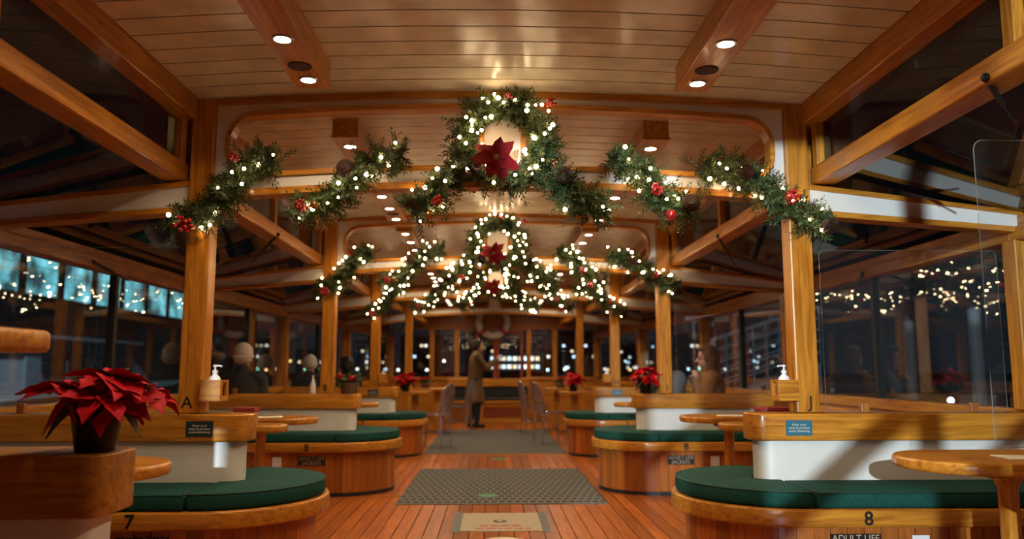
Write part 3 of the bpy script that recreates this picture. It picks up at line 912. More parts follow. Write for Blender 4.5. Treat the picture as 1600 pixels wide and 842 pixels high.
sheet('clear acrylic divider standing on bench 7 beside post A', -1, 1.66, 2.62, 4.15, 0.862, 1.715)
sheet('clear acrylic divider standing on bench 8 beside post J', 1, 1.69, 2.65, 4.15, 0.862, 1.715)
sheet('clear acrylic divider beside post B', -1, 1.66, 2.62, 7.5, 0.862, 1.715)
sheet('clear acrylic divider beside post I', 1, 1.69, 2.65, 7.5, 0.862, 1.715)
sheet('closest acrylic divider cut by the frame edge', 1, 1.42, 2.4, 2.33, 0.855, 1.78)
def strut(label, p, q):
    t = thing('gas_strut', label, 'strut', p, group='black roof hatch struts')
    p = Vector(p); q = Vector(q)
    MB().tube([p, p.lerp(q, 0.55)], 0.011, 8).build('cylinder_body', BLACK, t)
    MB().tube([p.lerp(q, 0.5), q], 0.005, 8).build('piston_rod', BLACK, t)
    MB().ball(p, 0.016, 8, 6).build('ball_joint', BLACK, t)
strut('black gas strut on the closest lower beam', (1.652, 2.60, 2.085), (1.90, 2.82, 1.985))
strut('black gas strut on the lower beam beyond post J', (1.652, 5.88, 2.085), (1.86, 6.15, 1.90))
strut('black gas strut on the lower beam beyond post A', (-1.652, 5.9, 2.085), (-1.90, 6.10, 1.90))
strut('small black strut under the header by post A', (-2.73, 5.35, 1.80), (-2.60, 5.6, 1.70))
strut('small black strut under the header by post J', (2.73, 5.85, 1.80), (2.58, 5.6, 1.69))

# ------------------------------------------------------------------ garlands and wreaths
def along(path, u):
    L = [0.0]
    for a, b in zip(path, path[1:]): L.append(L[-1] + (b - a).length)
    d = u * L[-1]
    for i in range(len(path) - 1):
        if d <= L[i + 1] or i == len(path) - 2:
            f = (d - L[i]) / max(1e-6, L[i + 1] - L[i])
            return path[i].lerp(path[i + 1], f), (path[i + 1] - path[i]).normalized()
def foliage_mesh(path, n, tl, seed, spread=1.0, ln=0.046, hub=None):
    """pine sprays along a path: each spray a twig with many needles"""
    rnd = random.Random(seed)
    vs = []; fs = []
    path = [Vector(p) for p in path]
    for i in range(n):
        p, d = along(path, (i + rnd.random()) / n)
        a = rnd.uniform(0, 2 * PI)
        u = d.orthogonal().normalized(); v = d.cross(u)
        out = (u * math.cos(a) + v * math.sin(a)) * spread + d * rnd.uniform(-0.8, 0.8) + Vector((0, -0.15, -0.12))
        out.normalize()
        L = tl * rnd.uniform(0.5, 1.2)
        if hub is not None and out.dot((p - hub).normalized()) < -0.1: L *= 0.6
        bend = Vector((rnd.uniform(-.3, .3), rnd.uniform(-.3, .3), rnd.uniform(-.5, .2)))
        k = 30
        for j in range(k):
            t = (j + 0.5) / k
            q = p + out * L * t + bend * L * t * t * 0.5
            ax = (out + bend * t).normalized()
            b = ax.orthogonal().normalized(); c = ax.cross(b)
            aa = j * 2.4 + rnd.uniform(-.3, .3)
            nd = (b * math.cos(aa) + c * math.sin(aa)) * 0.85 + ax * 0.65
            nd.normalize()
            l = ln * rnd.uniform(0.6, 1.1) * (1 - 0.35 * t)
            wv = nd.cross(ax).normalized() * 0.0042
            m = len(vs)
            tip = q + nd * l
            mid = q + nd * l * 0.55
            vs += [q, mid + wv, tip, mid - wv]
            fs += [(m, m + 1, m + 2, m + 3)]
    me = bpy.data.meshes.new('foliage')
    me.from_pydata([tuple(v) for v in vs], [], fs)
    me.materials.append(PINE)
    return me
bulb_me = MB().ball((0, 0, 0), 0.0085, 8, 6).mesh('light_bulb', BULB, smooth=True)
def cone_mesh():
    m = MB()
    rnd = random.Random(3)
    m.ball((0, 0, 0), (0.015, 0.015, 0.030), 8, 6)
    for i in range(9):
        z = -0.03 + 0.0075 * i
        r = 0.030 * math.sin(PI * (i + 1.2) / 10.5)
        for j in range(8):
            a = 2 * PI * j / 8 + i * 0.4
            c = Vector((math.cos(a), math.sin(a), 0)); tn = Vector((-math.sin(a), math.cos(a), 0))
            q = c * (r * 0.5) + Vector((0, 0, z)); e = c * (r + 0.012) + Vector((0, 0, z + 0.010))
            m.add([q - tn * 0.005, q + tn * 0.005, e + tn * 0.008, e - tn * 0.008, q - tn * 0.005 - Vector((0, 0, .003)), q + tn * 0.005 - Vector((0, 0, .003)), e + tn * 0.008 - Vector((0, 0, .003)), e - tn * 0.008 - Vector((0, 0, .003))],
                  [(0, 1, 2, 3), (7, 6, 5, 4), (0, 4, 5, 1), (2, 6, 7, 3), (1, 5, 6, 2), (0, 3, 7, 4)])
    return m.mesh('pine_cone', CONE)
cone_me = cone_mesh()
def berries_mesh():
    m = MB(); rnd = random.Random(11)
    for i in range(22):
        v = Vector((rnd.gauss(0, 1), rnd.gauss(0, 1), rnd.gauss(0, 1))).normalized() * rnd.uniform(0.012, 0.036)
        m.ball(v, 0.0085, 7, 5)
    return m.mesh('berry_cluster', BERRY, smooth=True)
berry_me = berries_mesh()
ball_red = MB().ball((0, 0, 0), 0.03, 16, 10).mesh('bauble', plain('bauble_red', (0.30, 0.01, 0.012), 0.12, coat=1.0), smooth=True)
ball_gold = MB().ball((0, 0, 0), 0.026, 16, 10).mesh('bauble', plain('bauble_gold', (0.45, 0.25, 0.08), 0.2, metal=0.8), smooth=True)
RED_M, GOLD_M = ball_red, ball_gold

def leaf_mesh(name, L, Wd, mat, droop=0.25, lobes=0.0, fold=0.25, seed=0):
    """a pointed leaf along +x, folded on its midrib and drooping"""
    rnd = random.Random(seed)
    n = 7
    vs = []; fs = []
    for i in range(n + 1):
        t = i / n
        wd = Wd * 0.5 * (math.sin(PI * min(1, t ** 0.75)) ** 0.9) * (1 + lobes * (0.35 if i in (3, 5) else -0.1)) if 0 < i < n else 0.0015
        if i == n: wd = 0.0006
        x = L * t; z = -droop * L * t * t + 0.02 * math.sin(t * 7 + seed) * L
        wob = rnd.uniform(-0.03, 0.03) * L
        for k, f in ((-1, 1), (-0.5, 0.42), (0, 0), (0.5, 0.42), (1, 1)):
            vs.append((x - abs(k) * wd * 0.15, k * wd, z + f * wd * fold + (wob if k == 1 else (-wob if k == -1 else 0))))
    for i in range(n):
        for k in range(4):
            fs.append((i * 5 + k, i * 5 + k + 1, (i + 1) * 5 + k + 1, (i + 1) * 5 + k))
    me = bpy.data.meshes.new(name)
    # give it real thickness
    m = len(vs)
    vs2 = vs + [(x, y, z - 0.0012) for x, y, z in vs]
    fs2 = fs + [tuple(reversed([i + m for i in f])) for f in fs]
    me.from_pydata(vs2, [], fs2)
    me.polygons.foreach_set('use_smooth', [True] * len(me.polygons))
    me.materials.append(mat)
    return me
SILKL = [leaf_mesh('petal', l_, 0.066, SILK, d_, 0.35, 0.22, k) for k, (l_, d_) in enumerate(((0.125, 0.35), (0.105, 0.1), (0.13, 0.5)))]

def dress(t, path, rad, nb, seed, org, front=True):
    """fairy lights on a garland; path in world coordinates"""
    rnd = random.Random(seed)
    path = [Vector(p) for p in path]
    for i in range(nb):
        p, d = along(path, (i + rnd.uniform(0, 1)) / nb)
        u = Vector((0, 1, 0)); v = d.cross(u)
        if v.length < 1e-3: v = Vector((0, 0, 1))
        v.normalize()
        a = rnd.uniform(PI * 0.98, PI * 2.02)
        r = rad * rnd.uniform(0.75, 1.15)
        q = p + v * math.cos(a) * r + u * math.sin(a) * r
        link('light_bulb', bulb_me, t, tuple(q - Vector(org)), scale=(rnd.choice((0.75, 0.9, 1.0, 1.3)),) * 3)

G = {
 'G1': [(-1.18, 2.16), (-1.27, 2.18), (-1.344, 2.125), (-1.386, 2.03), (-1.458, 1.934), (-1.544, 1.877), (-1.633, 1.843), (-1.69, 1.855)],
 'G2': [(-0.521, 2.199), (-0.614, 2.178), (-0.738, 2.164), (-0.785, 2.067), (-0.849, 1.982), (-0.947, 1.93), (-1.072, 1.909)],
 'G3': [(-0.25, 2.13), (-0.318, 2.029), (-0.367, 1.961), (-0.476, 1.913)],
 'G4': [(0.27, 2.10), (0.346, 1.999), (0.435, 1.921), (0.537, 1.945)],
 'G5': [(0.585, 2.2), (0.675, 2.139), (0.766, 2.112), (0.798, 2.008), (0.891, 1.933), (1.009, 1.934)],
 'G6': [(1.039, 2.141), (1.169, 2.149), (1.286, 2.087), (1.403, 2.029), (1.474, 1.937), (1.594, 1.882), (1.694, 1.842)]}
GN = {'G1': (215, 10), 'G2': (205, 14), 'G3': (105, 9), 'G4': (170, 2), 'G5': (185, 14), 'G6': (235, 16)}
GNF = {'G1': 16, 'G2': 24, 'G3': 16, 'G4': 15, 'G5': 22, 'G6': 18}
GLAB = {'G1': 'pine garland wrapped round post %s with red berries', 'G2': 'lit pine garland over the arched board, second from post %s',
        'G3': 'short lit pine garland hanging beside the wreath towards post %s', 'G4': 'pine garland with pine cone hanging beside the wreath towards post %s',
        'G5': 'lit pine garland with berries over the arched board, second from post %s', 'G6': 'lit pine garland wrapped round post %s with pine cones'}
PST = {'G1': 'ABC', 'G2': 'ABC', 'G3': 'ABC', 'G4': 'JIH', 'G5': 'JIH', 'G6': 'JIH'}
EXTRA = {'G1': [('berry_cluster', berry_me, (-1.60, 1.80), 1.5), ('berry_cluster', berry_me, (-1.37, 2.15), 0.9)],
         'G2': [('pine_cone', cone_me, (-0.80, 2.10), 1.15), ('berry_cluster', berry_me, (-1.02, 1.90), 1.1), ('bauble', GOLD_M, (-0.95, 1.91), 1.0)],
         'G3': [('berry_cluster', berry_me, (-0.33, 1.93), 1.0), ('pine_cone', cone_me, (-0.46, 1.91), 0.9), ('bauble', GOLD_M, (-0.37, 1.86), 1.0)],
         'G4': [('pine_cone', cone_me, (0.31, 2.07), 1.1)],
         'G5': [('berry_cluster', berry_me, (0.79, 1.995), 1.1), ('pine_cone', cone_me, (0.97, 1.93), 1.1), ('bauble', RED_M, (0.86, 1.865), 1.0)],
         'G6': [('pine_cone', cone_me, (1.27, 2.09), 1.1), ('berry_cluster', berry_me, (1.49, 1.96), 1.3), ('pine_cone', cone_me, (1.69, 1.81), 1.1)]}
FOL = {}
for k, pts in G.items():
    o = Vector((pts[0][0], -0.085, pts[0][1]))
    FOL[k] = foliage_mesh([Vector((x, -0.085, z)) - o for x, z in pts], GN[k][0], 0.120, ord(k[1]), 1.0)
WPATH = [Vector((0.205 * math.cos(2 * PI * k / 24), 0, 0.195 * math.sin(2 * PI * k / 24) * (1.0 if math.sin(2 * PI * k / 24) > 0 else 0.95))) for k in range(25)]
WFOL = foliage_mesh(WPATH, 560, 0.125, 91, 1.0, hub=Vector((0, 0, 0)))
for i in range(3):
    Y = FR[i] - 0.085
    for k, pts in G.items():
        org = (pts[0][0], Y, pts[0][1])
        t = thing('pine_garland', GLAB[k] % PST[k][i], 'garland', org, group='lit pine garlands on the wreath frames')
        f = link('foliage', FOL[k], t); f['kind'] = 'stuff'
        path = [(x, Y, z) for x, z in pts]
        MB().tube(path, 0.012, 6).build('stem', TWIG, t)
        dress(t, path, 0.078 if i == 0 else 0.105, GN[k][1] if i == 0 else GNF[k], 100 * i + ord(k[1]), org)
        for nm, me, (x, z), sc_ in EXTRA[k]:
            link(nm, me, t, (x - org[0], -0.085 if nm == 'pine_cone' else -0.10, z - org[2]), (1.2, 0.3 * i, x * 3), (sc_,) * 3)
    c = (0.008, Y, 2.268)
    t = thing('christmas_wreath', ['large pine wreath with one red poinsettia bloom on the nearest arch', 'mid sized lit wreath with red bloom on the second arch', 'smallest lit wreath, on the third arch'][i], 'wreath', c, group='wreaths on the arched boards')
    f = link('foliage', WFOL, t); f['kind'] = 'stuff'
    MB().tube([Vector(c) + p for p in WPATH], 0.018, 8, cap=False).build('ring', TWIG, t)
    rnd = random.Random(50 + i)
    for j in range([46, 50, 46][i]):
        a = 2 * PI * (j + rnd.uniform(-2.2, 2.2)) / 46
        r = 0.2 + 0.085 * rnd.uniform(-1, 1)
        link('light_bulb', bulb_me, t, (r * math.cos(a), -0.055 - 0.045 * math.cos((r - 0.2) * 12) * rnd.random(), r * math.sin(a) * 0.96), scale=(rnd.choice((0.75, 0.9, 1.0, 1.3)),) * 3)
    for nm, me, p, sc_ in (('berry_cluster', berry_me, (0.24, -0.06, 0.20), 0.9), ('pine_cone', cone_me, (-0.16, -0.07, -0.17), 1.1), ('berry_cluster', berry_me, (0.02, -0.07, 0.23), 0.6)):
        link(nm, me, t, p, (1.2, 0, 0.4), (sc_,) * 3)
    # silk poinsettia bloom
    bl = link('poinsettia_center', MB().ball((0, 0, 0), 0.016, 8, 6).mesh('poinsettia_center', plain('bloom_heart', (0.35, 0.22, 0.03), 0.6)), t, (-0.042, -0.135, -0.115))
    for j in range(7):
        a = 2 * PI * j / 7 + 0.62 + (0.2, -0.15, 0.1, -0.2, 0.15, 0.0, -0.1)[j]
        link('petal', SILKL[j % 3], bl, (0.006 * math.cos(a), 0.01, 0.006 * math.sin(a)), Euler((PI / 2, -a, 0.0)), (1.05,) * 3)
    for j in range(4):
        a = 2 * PI * j / 4 + 0.3
        link('petal', SILKL[j % 3], bl, (0.005 * math.cos(a), -0.006, 0.005 * math.sin(a)), Euler((PI / 2, -a, 0.0)), (0.55,) * 3)

# ------------------------------------------------------------------ potted poinsettias
BR = [leaf_mesh('bract', 0.135, 0.088, BRACT, d, 0.75, 0.25, k) for k, d in enumerate((0.12, 0.30, 0.5, 0.22))]
LF = [leaf_mesh('leaf', 0.12, 0.075, LEAF, d, 0.2, 0.2, 9 + k) for k, d in enumerate((0.5, 0.8))]
SM = [leaf_mesh('bract', 0.065, 0.035, BRACT, 0.1, 0.2, 0.3, 20), leaf_mesh('leaf', 0.06, 0.03, plain('leaf_pale', (0.10, 0.14, 0.07), 0.6), 0.1, 0.1, 0.3, 21)]
POT = MB().lathe([(0.048, 0.0), (0.052, 0.004), (0.070, 0.118), (0.078, 0.119), (0.080, 0.135), (0.072, 0.135), (0.068, 0.12), (0.0, 0.118)], 28).mesh('pot', POTBLACK, smooth=True)
SO = MB().lathe([(0.0, 0.1185), (0.066, 0.1195), (0.066, 0.122), (0.0, 0.127)], 16).mesh('soil', SOIL)
EYE = MB().ball((0, 0, 0), 0.007, 6, 5).mesh('flower_bud', plain('cyathia', (0.22, 0.22, 0.03), 0.6))
def poinsettia(label, loc, sc=1.0, seed=1, rz=0.0, heads=None, full=True):
    rnd = random.Random(seed)
    t = thing('potted_poinsettia', label, 'plant', loc, rz, group='potted red poinsettias')
    t.scale = (sc,) * 3
    link('pot', POT, t); link('soil', SO, t)
    heads = heads or [((0.03, -0.03, 0.205), 0.95, 9), ((-0.08, -0.02, 0.175), 0.8, 8), ((0.12, -0.01, 0.165), 0.8, 8), ((0.02, 0.07, 0.19), 0.8, 7), ((0.02, -0.085, 0.155), 0.75, 7)]
    for (hx, hy, hz), hs, nb in heads:
        MB().tube([(hx * 0.15, hy * 0.15, 0.115), (hx * 0.5, hy * 0.5, 0.16), (hx, hy, hz - 0.004)], 0.004, 6).build('stem', LEAF, t, local=True)
        tilt = Vector((hx, hy, 0)) * 3.2
        for j in range(nb):
            a = 2 * PI * j / nb + rnd.uniform(-0.2, 0.2)
            up_ = rnd.uniform(-0.35, 0.25) + (tilt.x * math.cos(a) + tilt.y * math.sin(a)) * 0.7
            k = rnd.choice((0, 1, 1, 2, 3)) if nb > 6 else rnd.choice((1, 2, 3))
            s_ = hs * rnd.uniform(0.8, 1.12)
            link('bract', BR[k], t, (hx + 0.006 * math.cos(a), hy + 0.006 * math.sin(a), hz), Euler((rnd.uniform(-.4, .4), up_, a)), (s_,) * 3)
        for j in range(5):
            a = 2 * PI * j / 5 + rnd.random()
            link('bract' if j % 3 else 'leaf', SM[0] if j % 3 else SM[1], t, (hx, hy, hz + 0.006), Euler((0, -0.45, a)), (hs,) * 3)
        for j in range(5):
            link('flower_bud', EYE, t, (hx + rnd.uniform(-.014, .014), hy + rnd.uniform(-.014, .014), hz + 0.012))
    for j in range(9):
        a = 2 * PI * j / 9 + rnd.uniform(-.25, .25)
        link('bract', BR[(1, 2, 2)[j % 3]], t, (0.035 * math.cos(a), 0.035 * math.sin(a), 0.158), Euler((rnd.uniform(-.5, .5), rnd.uniform(0.1, 0.45), a)), (rnd.uniform(0.8, 1.05),) * 3)
    for j in range(6):
        a = 2 * PI * j / 6 + 0.5 + rnd.uniform(-.2, .2)
        link('leaf', LF[j % 2], t, (0.03 * math.cos(a), 0.03 * math.sin(a), 0.14), Euler((rnd.uniform(-.3, .3), 0.1, a)), (rnd.uniform(0.85, 1.05),) * 3)
    return t
poinsettia('large potted red poinsettia on the closest bench back', (-1.165, 2.30, 0.853), 1.0, 4, 0.3)
H2 = [((0.0, -0.03, 0.23), 1.0, 8), ((-0.08, 0, 0.19), 0.85, 6), ((0.09, 0.0, 0.19), 0.85, 6), ((0.0, -0.09, 0.18), 0.8, 5)]
poinsettia('potted red poinsettia on the bench cap beside post I', (1.385, 7.46, 0.861), 0.95, 8, 0.2, H2, False)
poinsettia('potted red poinsettia on the trestle table beyond post C', (-1.33, 11.95, 0.761), 1.05, 9, 0.9, H2, False)
poinsettia('potted red poinsettia on the trestle table beyond post H', (1.18, 12.05, 0.761), 1.05, 12, 1.4, H2, False)

def basket(label, loc, sc, seed, wicker=True):
    t = thing('flower_basket', label, 'flower arrangement', loc, group='small evergreen arrangements')
    t.scale = (sc,) * 3
    rnd = random.Random(seed)
    MB().lathe([(0.062, 0), (0.066, 0.01), (0.075, 0.085), (0.07, 0.09), (0.0, 0.085)], 14).build('basket', plain('wicker', (0.10, 0.045, 0.018), 0.8, vary=0.4, nscale=120, bump=0.6), t, local=True)
    me = foliage_mesh([Vector((-0.05, 0, 0.09)), Vector((0, 0, 0.12)), Vector((0.05, 0, 0.09))], 30, 0.075, seed, 1.0)
    f = link('foliage', me, t); f['kind'] = 'stuff'
    for j in range(4):
        link('flower', berry_me, t, (rnd.uniform(-.07, .07), rnd.uniform(-.07, -.01), rnd.uniform(.12, .17)), (0, 0, j), (0.8,) * 3)
basket('small wicker flower basket on the bench cap beside post B', (-1.37, 7.46, 0.861), 1.15, 31)
basket('small evergreen arrangement on the trestle table beside the standing person', (-1.22, 14.3, 0.761), 1.1, 32)
basket('small evergreen arrangement on the trestle table near the forward wall', (1.18, 14.3, 0.761), 1.1, 33)

# ------------------------------------------------------------------ sanitizer holders and bottles, small things
LABELM = plain('label_print', (0.10, 0.02, 0.015), 0.6, vary=0.9, nscale=60)
def sanitizer(s, Y, post, h):
    x = s * (h - 0.06 - 0.055)
    t = thing('bottle_holder', 'small wooden holder box fixed to post %s' % post, 'holder', (x, Y - 0.05, 0.925), group='sanitizer holders on the posts')
    a, b = x - 0.052, x + 0.052
    MB().box(a, b, Y - 0.105, Y + 0.02, 0.925, 0.937).build('floor_board', OX, t)
    MB().box(a, b, Y - 0.105, Y - 0.094, 0.937, 1.030).build('front_board', OX, t, bevel=0.002)
    MB().box(a, b, Y + 0.009, Y + 0.02, 0.937, 1.030).build('rear_board', OX, t)
    xi = x - s * 0.052
    q0, q1 = sorted((xi, xi + s * 0.010))
    for y0, y1, z0, z1 in ((Y - 0.094, Y - 0.074, 0.937, 1.03), (Y - 0.011, Y + 0.009, 0.937, 1.03), (Y - 0.074, Y - 0.011, 0.937, 0.95), (Y - 0.074, Y - 0.011, 1.018, 1.03)):
        MB().box(q0, q1, y0, y1, z0, z1).build('side_frame', OZ, t)
    xo = x + s * 0.052
    q0, q1 = sorted((xo, xo - s * 0.010))
    MB().box(q0, q1, Y - 0.094, Y + 0.009, 0.937, 1.03).build('back_board', OX, t)
    t = thing('pump_bottle', 'white pump bottle standing in the holder on post %s' % post, 'bottle', (x, Y - 0.042, 0.938), group='white pump bottles')
    MB().lathe([(0.027, 0.0), (0.030, 0.004), (0.030, 0.085), (0.026, 0.105), (0.012, 0.118), (0.012, 0.132), (0.0, 0.132)], 16).build('bottle_body', BOTTLE, t, local=True, smooth=True)
    MB().lathe([(0.031, 0.02), (0.0312, 0.022), (0.0312, 0.075), (0.031, 0.077)], 16).build('bottle_label', LABELM, t, local=True)
    MB().lathe([(0.014, 0.128), (0.014, 0.140), (0.005, 0.142), (0.005, 0.158), (0.010, 0.159), (0.010, 0.168), (0.0, 0.168)], 12).build('pump_head', BOTTLE, t, local=True)
    MB().tube([(0, 0, 0.164), (-s * 0.03, -0.006, 0.163), (-s * 0.036, -0.007, 0.158)], 0.0045, 6).build('nozzle', BOTTLE, t, local=True)
sanitizer(-1, FR[0], 'A', POSTX); sanitizer(1, FR[0], 'J', POSTX)
sanitizer(1, FR[2], 'H', POSTX); sanitizer(-1, FR[2], 'C', POSTX)
t = thing('pump_bottle', 'white pump bottle standing beside post B', 'bottle', (-1.70, 7.44, 0.861), group='white pump bottles')
MB().lathe([(0.027, 0.0), (0.030, 0.004), (0.026, 0.085), (0.012, 0.118), (0.012, 0.132), (0.0, 0.132)], 16).build('bottle_body', BOTTLE, t, local=True, smooth=True)
MB().lathe([(0.014, 0.132), (0.005, 0.142), (0.005, 0.158), (0.010, 0.159), (0.0, 0.168)], 12).build('pump_head', BOTTLE, t, local=True)

def menu(label, x, y, z, rz, sx=0.2, sy=0.13):
    t = thing('folded_menu', label, 'menu', (x, y, z), rz, group='paper menus on the tables')
    MB().hexa([(-sx / 2, -sy / 2, 0), (sx / 2, -sy / 2, 0), (sx / 2, 0, 0.001), (-sx / 2, 0, 0.001)], [(-sx / 2, -sy / 2, 0.002), (sx / 2, -sy / 2, 0.002), (sx / 2, 0, 0.008), (-sx / 2, 0, 0.008)]).build('lower_leaf', PAPER, t, local=True)
    MB().hexa([(-sx / 2, 0, 0.001), (sx / 2, 0, 0.001), (sx / 2, sy / 2, 0), (-sx / 2, sy / 2, 0)], [(-sx / 2, 0, 0.008), (sx / 2, 0, 0.008), (sx / 2, sy / 2, 0.002), (-sx / 2, sy / 2, 0.002)]).build('upper_leaf', PAPER, t, local=True)
menu('cream folded menu on the closest oak table', 1.96, 3.02, 0.7505, -0.15, 0.17, 0.16)
menu('pale folded menu on the table between posts A and B', -1.62, 5.70, 0.7505, 0.2)
menu('pale folded menu on the table in front of bench under post I', 1.68, 5.80, 0.7505, -0.2)
def gift(label, x, y, z, wx, wy, wz, mat, mat2):
    t = thing('gift_box', label, 'box', (x, y, z), group='small boxes on the narrow tables')
    MB().box(-wx / 2, wx / 2, -wy / 2, wy / 2, 0, wz * 0.75).build('box_body', mat, t, local=True, bevel=0.003)
    MB().box(-wx / 2 - 0.004, wx / 2 + 0.004, -wy / 2 - 0.004, wy / 2 + 0.004, wz * 0.75, wz).build('lid', mat2, t, local=True, bevel=0.003)
RC = plain('red_card', (0.28, 0.02, 0.025), 0.6)
PK = plain('pink_card', (0.42, 0.22, 0.17), 0.7)
gift('pink and red card box behind post A', -1.545, 4.94, 0.7535, 0.12, 0.10, 0.10, PK, RC)
gift('red patterned box behind post J', 1.72, 5.02, 0.7535, 0.20, 0.14, 0.095, RC, RC)
t = thing('bar_counter', 'thick rounded oak counter end at the frame edge above the poinsettia', 'counter', (-1.6, 2.0, 0))
MB().extrude([(-x, y + 2.0) for x, y in reversed(rrect_end(1.235, 2.3, 0.20, 0.05))], 1.125, 1.185).build('counter_top', OX, t, bevel=0.016, seg=3, smooth=True)
MB().box(-2.25, -1.62, 1.90, 2.10, 0.0, 1.125).build('counter_support', OZ, t)

# ------------------------------------------------------------------ people
SKIN = plain('skin', (0.48, 0.26, 0.17), 0.55)
def hand(m, w_, d, side, up=Vector((0, 0, 1)), curl=0.4):
    """palm and five fingers at wrist w_ pointing along d"""
    d = d.normalized()
    s_ = d.cross(up)
    if s_.length < 1e-3: s_ = Vector((1, 0, 0))
    s_.normalize(); n = s_.cross(d)
    c = w_ + d * 0.045
    m.capsule(w_, 0.022, w_ + d * 0.075, 0.030)
    m.capsule(w_ + d * 0.03 - s_ * 0.018, 0.016, w_ + d * 0.08 - s_ * 0.022, 0.014)
    m.capsule(w_ + d * 0.03 + s_ * 0.018, 0.016, w_ + d * 0.08 + s_ * 0.022, 0.014)
    for k, (o, l) in enumerate(((-0.030, 0.062), (-0.010, 0.076), (0.010, 0.072), (0.030, 0.055))):
        a = w_ + d * 0.085 + s_ * o
        b = a + d * l * 0.55 - n * l * curl * 0.35
        e = b + d * l * 0.45 - n * l * curl * 0.75
        m.capsule(a, 0.0095, b, 0.009, 8); m.capsule(b, 0.009, e, 0.007, 8)
    a = w_ + d * 0.03 + s_ * 0.026 * side
    b = a + d * 0.03 + s_ * 0.028 * side - n * 0.01
    m.capsule(a, 0.011, b, 0.010, 8); m.capsule(b, 0.010, b + d * 0.03 - n * 0.008, 0.008, 8)

def person(label, loc, rz, seated, J, top_mat, leg_mat, hair_mat, hair='short', hat=None, long_coat=False, yaw_head=0.0, tilt=0.0):
    """faces +y; J: elbow and wrist of left (-x) and right (+x) arms"""
    t = thing('person', label, 'person', loc, rz)
    V = Vector
    hz = 0.575 if seated else 0.90
    ch = hz + (0.36 if seated else 0.38)
    lean = J.get('lean', 0.02)
    chest = V((0, lean, ch)); sh = V((0, lean, ch + 0.07)); neck = V((0, lean + 0.01, ch + 0.14)); hd = V((0, lean + 0.035, ch + 0.255))
    m = MB(); g = MB(); tr = MB(); shoe = MB()
    # torso
    for q, k in ((m, 0.0), (g, 0.022)):
        q.ball((0, 0.0, hz + 0.02), (0.155 + k, 0.115 + k, 0.12 + k), 14, 9)
        q.ball((0, lean * 0.5, hz + 0.19), (0.135 + k, 0.10 + k, 0.16 + k), 14, 9)
        q.ball(tuple(chest - V((0, 0, 0.03))), (0.165 + k, 0.115 + k, 0.15 + k), 14, 9)
        q.capsule(sh + V((-0.15, 0, -0.005)), 0.058 + k, sh + V((0.15, 0, -0.005)), 0.058 + k)
        q.capsule(sh, 0.075 + k, neck, 0.052 + k * 0.9)
    m.capsule(neck - V((0, 0, 0.05)), 0.05, hd - V((0, 0.01, 0.06)), 0.047)
    for sd, key in ((-1, 'L'), (1, 'R')):
        e, w_ = V(J[key][0]), V(J[key][1])
        s0 = sh + V((sd * 0.175, 0, -0.015))
        m.capsule(s0, 0.052, e, 0.040); m.capsule(e, 0.040, w_, 0.027)
        g.capsule(s0, 0.072, e, 0.060); g.capsule(e, 0.060, e.lerp(w_, 0.93), 0.046)
        hand(m, w_, (w_ - e), -sd, V((0, 0, 1)), J.get('curl', 0.5))
        hip = V((sd * 0.09, 0, hz - 0.01))
        if seated:
            lr = Matrix.Rotation(-rz, 3, 'Z'); hip = lr @ hip; kn = lr @ V((sd * 0.11, 0.44, hz - 0.03)); an = lr @ V((sd * 0.11, 0.45, 0.085))
        else:
            st = J.get('step', 0.0) * sd
            kn = V((sd * 0.085, 0.03 + st * 0.5, 0.48)); an = V((sd * 0.085, -0.02 + st, 0.085))
        m.capsule(hip, 0.085, kn, 0.058); m.capsule(kn, 0.055, an, 0.036)
        tr.capsule(hip, 0.098, kn, 0.070); tr.capsule(kn, 0.068, an + V((0, 0, 0.02)), 0.052)
        m.capsule(an - V((0, 0, 0.035)), 0.036, an + V((0, 0, -0.05)), 0.028)
        fd = (Matrix.Rotation(-rz, 3, 'Z') if seated else Matrix.Identity(3)) @ V((0, 1, 0))
        shoe.capsule(an - fd * 0.025 - V((0, 0, 0.043)), 0.042, an + fd * 0.13 + V((0, 0, -0.05)), 0.034)
    tr.ball((0, 0, hz - 0.01), (0.165, 0.125, 0.11), 14, 8)
    if long_coat:
        for k in range(14):
            z = hz + 0.05 - 0.034 * k
            g.ball((0, 0.0, z), (0.178 + 0.005 * k, 0.138 + 0.005 * k, 0.09), 16, 8)
        for k in range(6):
            z = hz + 0.05 + 0.06 * k
            g.ball((0, lean * k / 6, z), (0.182, 0.142, 0.09), 16, 8)
    elif not seated:
        g.ball((0, 0, hz - 0.03), (0.18, 0.14, 0.10), 14, 8)
    # head as part of the body volume
    R = Matrix.Rotation(yaw_head, 3, 'Z') @ Matrix.Rotation(tilt, 3, 'X')
    def H(x, y, z): return hd + R @ V((x, y, z))
    def blob(q, c, r):
        k0 = len(q.v); q.ball((0, 0, 0), r, 14, 10)
        q.v[k0:] = [tuple(H(c[0] + v[0], c[1] + v[1], c[2] + v[2])) for v in q.v[k0:]]
    blob(m, (0, -0.008, 0.035), (0.076, 0.094, 0.088))
    blob(m, (0, 0.022, -0.045), (0.058, 0.062, 0.070))
    blob(m, (0, 0.045, -0.092), (0.028, 0.026, 0.022))
    m.capsule(H(0, 0.086, 0.012), 0.009, H(0, 0.104, -0.024), 0.013, 8)
    blob(m, (0, 0.081, -0.058), (0.026, 0.010, 0.009))
    for sd in (-1, 1):
        blob(m, (sd * 0.077, -0.012, -0.005), (0.010, 0.020, 0.032))
        blob(m, (sd * 0.030, 0.078, 0.026), (0.022, 0.010, 0.008))
    link('body', fuse(m, 'body', SKIN, 0.0065, 2), t)
    link('upper_garment', fuse(g, 'upper_garment', top_mat, 0.011, 4), t)
    link('trousers', fuse(tr, 'trousers', leg_mat, 0.012, 3), t)
    link('shoes', fuse(shoe, 'shoes', POTBLACK, 0.009, 2), t)
